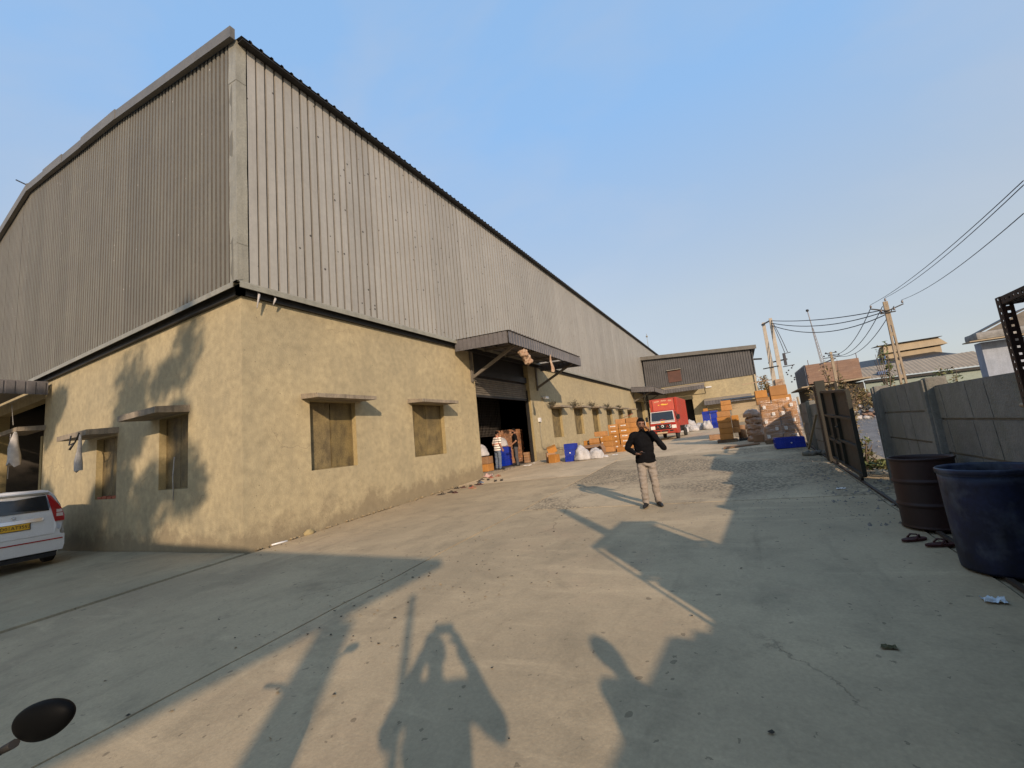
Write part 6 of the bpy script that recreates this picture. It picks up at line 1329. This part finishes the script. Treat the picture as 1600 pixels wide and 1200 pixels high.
# plants, trees and rubble beyond the gate
def leaves(mb, blobs, n, size, mi=0):
    for _ in range(n):
        c_, r = rnd.choice(blobs); d = Vector((rnd.gauss(0, 1), rnd.gauss(0, 1), rnd.gauss(0, 1))).normalized() * (rnd.random() ** .5)
        p = Vector((c_[0] + d.x * r[0], c_[1] + d.y * r[1], c_[2] + d.z * r[2])); a = Vector((rnd.gauss(0, 1), rnd.gauss(0, 1), rnd.gauss(0, .6))).normalized(); b = a.orthogonal().normalized(); b.rotate(Matrix.Rotation(rnd.uniform(0, 6.28), 3, a)); s = size * rnd.uniform(.6, 1.4)
        mb.poly([p - a * s, p + b * s * .42 + a * .1 * s, p + a * s, p - b * s * .42 + a * .1 * s], mi)
def shrub(x, y, h, wd, n, size, label, mats, group, blobs=None, name='shrub', leany=0):
    z = gz(x, y); o = thing(name, label, name.replace('_', ' ') if name != 'leafy_vine' else 'vine', (x, y, z), 0, group); mb = MB()
    for i in range(7): a = rnd.uniform(0, 6.28); mb.tube([(0, 0, 0), (math.cos(a) * wd * .2, math.sin(a) * wd * .2, h * .5), (math.cos(a) * wd * .42, math.sin(a) * wd * .42, h * rnd.uniform(.75, 1.0))], [.025, .018, .008], 5)
    mb.build('stem', [BARK], o); bl = blobs or [((rnd.uniform(-.4, .4) * wd, rnd.uniform(-.4, .4) * wd, h * rnd.uniform(.3, .95)), (wd * rnd.uniform(.14, .3),) * 2 + (h * rnd.uniform(.1, .22),)) for _ in range(12)]
    mb = MB(); leaves(mb, bl, n, size); mb.mi = [rnd.choice((0, 0, 1)) for _ in mb.mi]; mb.build('foliage', mats, o); return o
gp_ = 'shrubs and creepers beyond the gate'
ML = [LEAF, mat('leaf_tan', (.30, .22, .12), (.22, .15, .08), scale=2, rough=.8, fine=.3)]; MG = [LEAFG, LEAF]
shrub(3.0, 19.0, 1.6, .9, 420, .06, 'dry creeper covered shrub right behind the far gate post', ML, gp_); shrub(3.2, 22, 1.8, 1.2, 520, .07, 'broad olive brown shrub behind the gate', ML, gp_)
shrub(4.8, 26.5, 1.9, 1.6, 560, .08, 'tall tangled shrub before the brick building', ML, gp_); shrub(6.4, 28.5, 1.5, 2.0, 520, .08, 'tangled dry shrub seen through the gate opening', ML, gp_)
shrub(8.0, 30.5, 1.5, 2.2, 500, .08, 'low leafy shrub behind the end of the boundary wall', ML, gp_); shrub(5.9, 24.2, 3.3, .6, 240, .07, 'slender sapling rising above the gate before the brick building', MG, gp_, name='sapling'); shrub(4.4, 26.5, 3.2, .8, 220, .08, 'thin sapling left of the tangled wire pole', ML, gp_, name='sapling')
shrub(10.0, 30.5, 2.0, 1.0, 200, .09, 'small leafy plant at the foot of the utility pole', MG, gp_)
shrub(2.0, 10.6, .6, .4, 170, .05, 'low green weed growing at the gate edge', MG, gp_); shrub(2.25, 9.95, .35, .8, 420, .05, 'spreading green weed on the ground in the gate opening', MG, gp_); shrub(2.1, 12.2, .9, .4, 160, .05, 'dry weed leaning on the gate', ML, gp_)
shrub(2.45, 14.0, 1.5, .7, 340, .05, 'leafy creeper over the short boundary wall', ML, gp_); shrub(2.7, 16.6, 1.4, .6, 260, .05, 'yellowish creeper beside the wooden pole', MG, gp_)
shrub(2.6, 53.5, 5.2, 1.6, 900, .12, 'brownish tree beside the annex corner', ML, gp_, name='small_tree')
rm = MB()
for i in range(320):
    x, y = rnd.uniform(5.0, 11), rnd.uniform(27.0, 30.5); hgt = 1.2 * math.exp(-((y - 29.2) / 1.1) ** 2); rm.ball((x, y, gz(x, y) + hgt * rnd.random()), rnd.uniform(.08, .24), rnd.choice((0, 0, 1, 2)), 1, (1, 1, .6), .6, i)
stuff(rm.build('rubble_heap', [BRICKW, POST_C, WHITESACK]))
mb = MB(); mb.tube([(5.85, 25.9, gz(5.9, 25.9) + .35), (5.9, 25.9, gz(5.9, 25.9) + .9)], [.14, .1], 8); tag(mb.build('blue_bundle', [mat('bundle_blue', (.05, .10, .32), rough=.7)]), 'blue plastic bundle on the rubble seen through the gate opening', 'bundle')
for i, (x, y) in enumerate(((6.7, 25.6), (8.0, 26.2))): mb = MB(); mb.bar((x, y, gz(x, y) - .1), (x + .03, y, gz(x, y) + .5), .09); tag(mb.build('short_post', [CREAM]), ['nearer', 'farther'][i] + ' short pale post on the gravel road before the rubble', 'post', 'short posts by the gravel road')

# ================================================================ BEHIND THE CAMERA: an open shed, a tall tree, whose shadows fall into the picture
OS = thing('open_shed', 'open sided shed with a flat sheet roof on steel posts behind the camera', 'shed', (-6, -6, gz(-6, -6)))
SX, SY, SZ = 2.46, -2.92, 4.22
mb = MB(); mb.hexa([(-17.5, SY - 7, SZ - .1), (SX, SY - 7, SZ - .1), (SX, SY, SZ - .1), (-17.5, SY, SZ - .1), (-17.5, SY - 7, SZ + .06), (SX, SY - 7, SZ + .06), (SX, SY, SZ + .06), (-17.5, SY, SZ + .06)]); mb.build('roof', [ACROOF], OS, True)
for x in (2.50, -2.6, -7.6, -12.6, -17.2):
    for y in (SY - 1.85, SY - 6.8): mb = MB(); mb.box(x - .15, x + .15, y - .1, y + .1, -.9, SZ - .11); mb.build('post', [UNDER], OS, True)
def tree(x, y, z0, zc, rc, hc, n, size, label):
    o = thing('tree', label, 'tree', (x, y, z0)); mb = MB(); mb.tube([(0, 0, 0), (.1, .1, zc * .5), (0, 0, zc)], [.32, .22, .10], 10)
    for i in range(9):
        a = i * .7; z = zc * .55 + i * .25; mb.tube([(0, 0, z), (math.cos(a) * rc * .5, math.sin(a) * rc * .5, z + hc * .35), (math.cos(a) * rc * .85, math.sin(a) * rc * .85, z + hc * .5)], [.09, .06, .02], 6)
    mb.build('trunk', [BARK], o); bl = [((math.cos(a) * rr2, math.sin(a) * rr2, zc + rnd.uniform(-.75, .75) * hc), (rnd.uniform(.6, 1.25),) * 2 + (rnd.uniform(.5, 1.1),)) for a, rr2 in ((rnd.uniform(0, 6.28), rc * rnd.random() ** .5) for _ in range(26))]
    mb = MB(); leaves(mb, bl, n, size); mb.build('crown', [LEAFG], o); return o
tree(-1.2, -12.3, gz(-1.2, -12.3), 11.0, 2.9, 3.6, 8000, .17, 'tall leafy tree behind the camera whose shade dapples the gable wall')

tree(-10.2, -13.2, gz(-10, -13), 10.9, 3.9, 3.9, 12000, .21, 'second leafy tree added behind the camera to shade the loading bay')  # tree put in out of view so that the bay falls dark
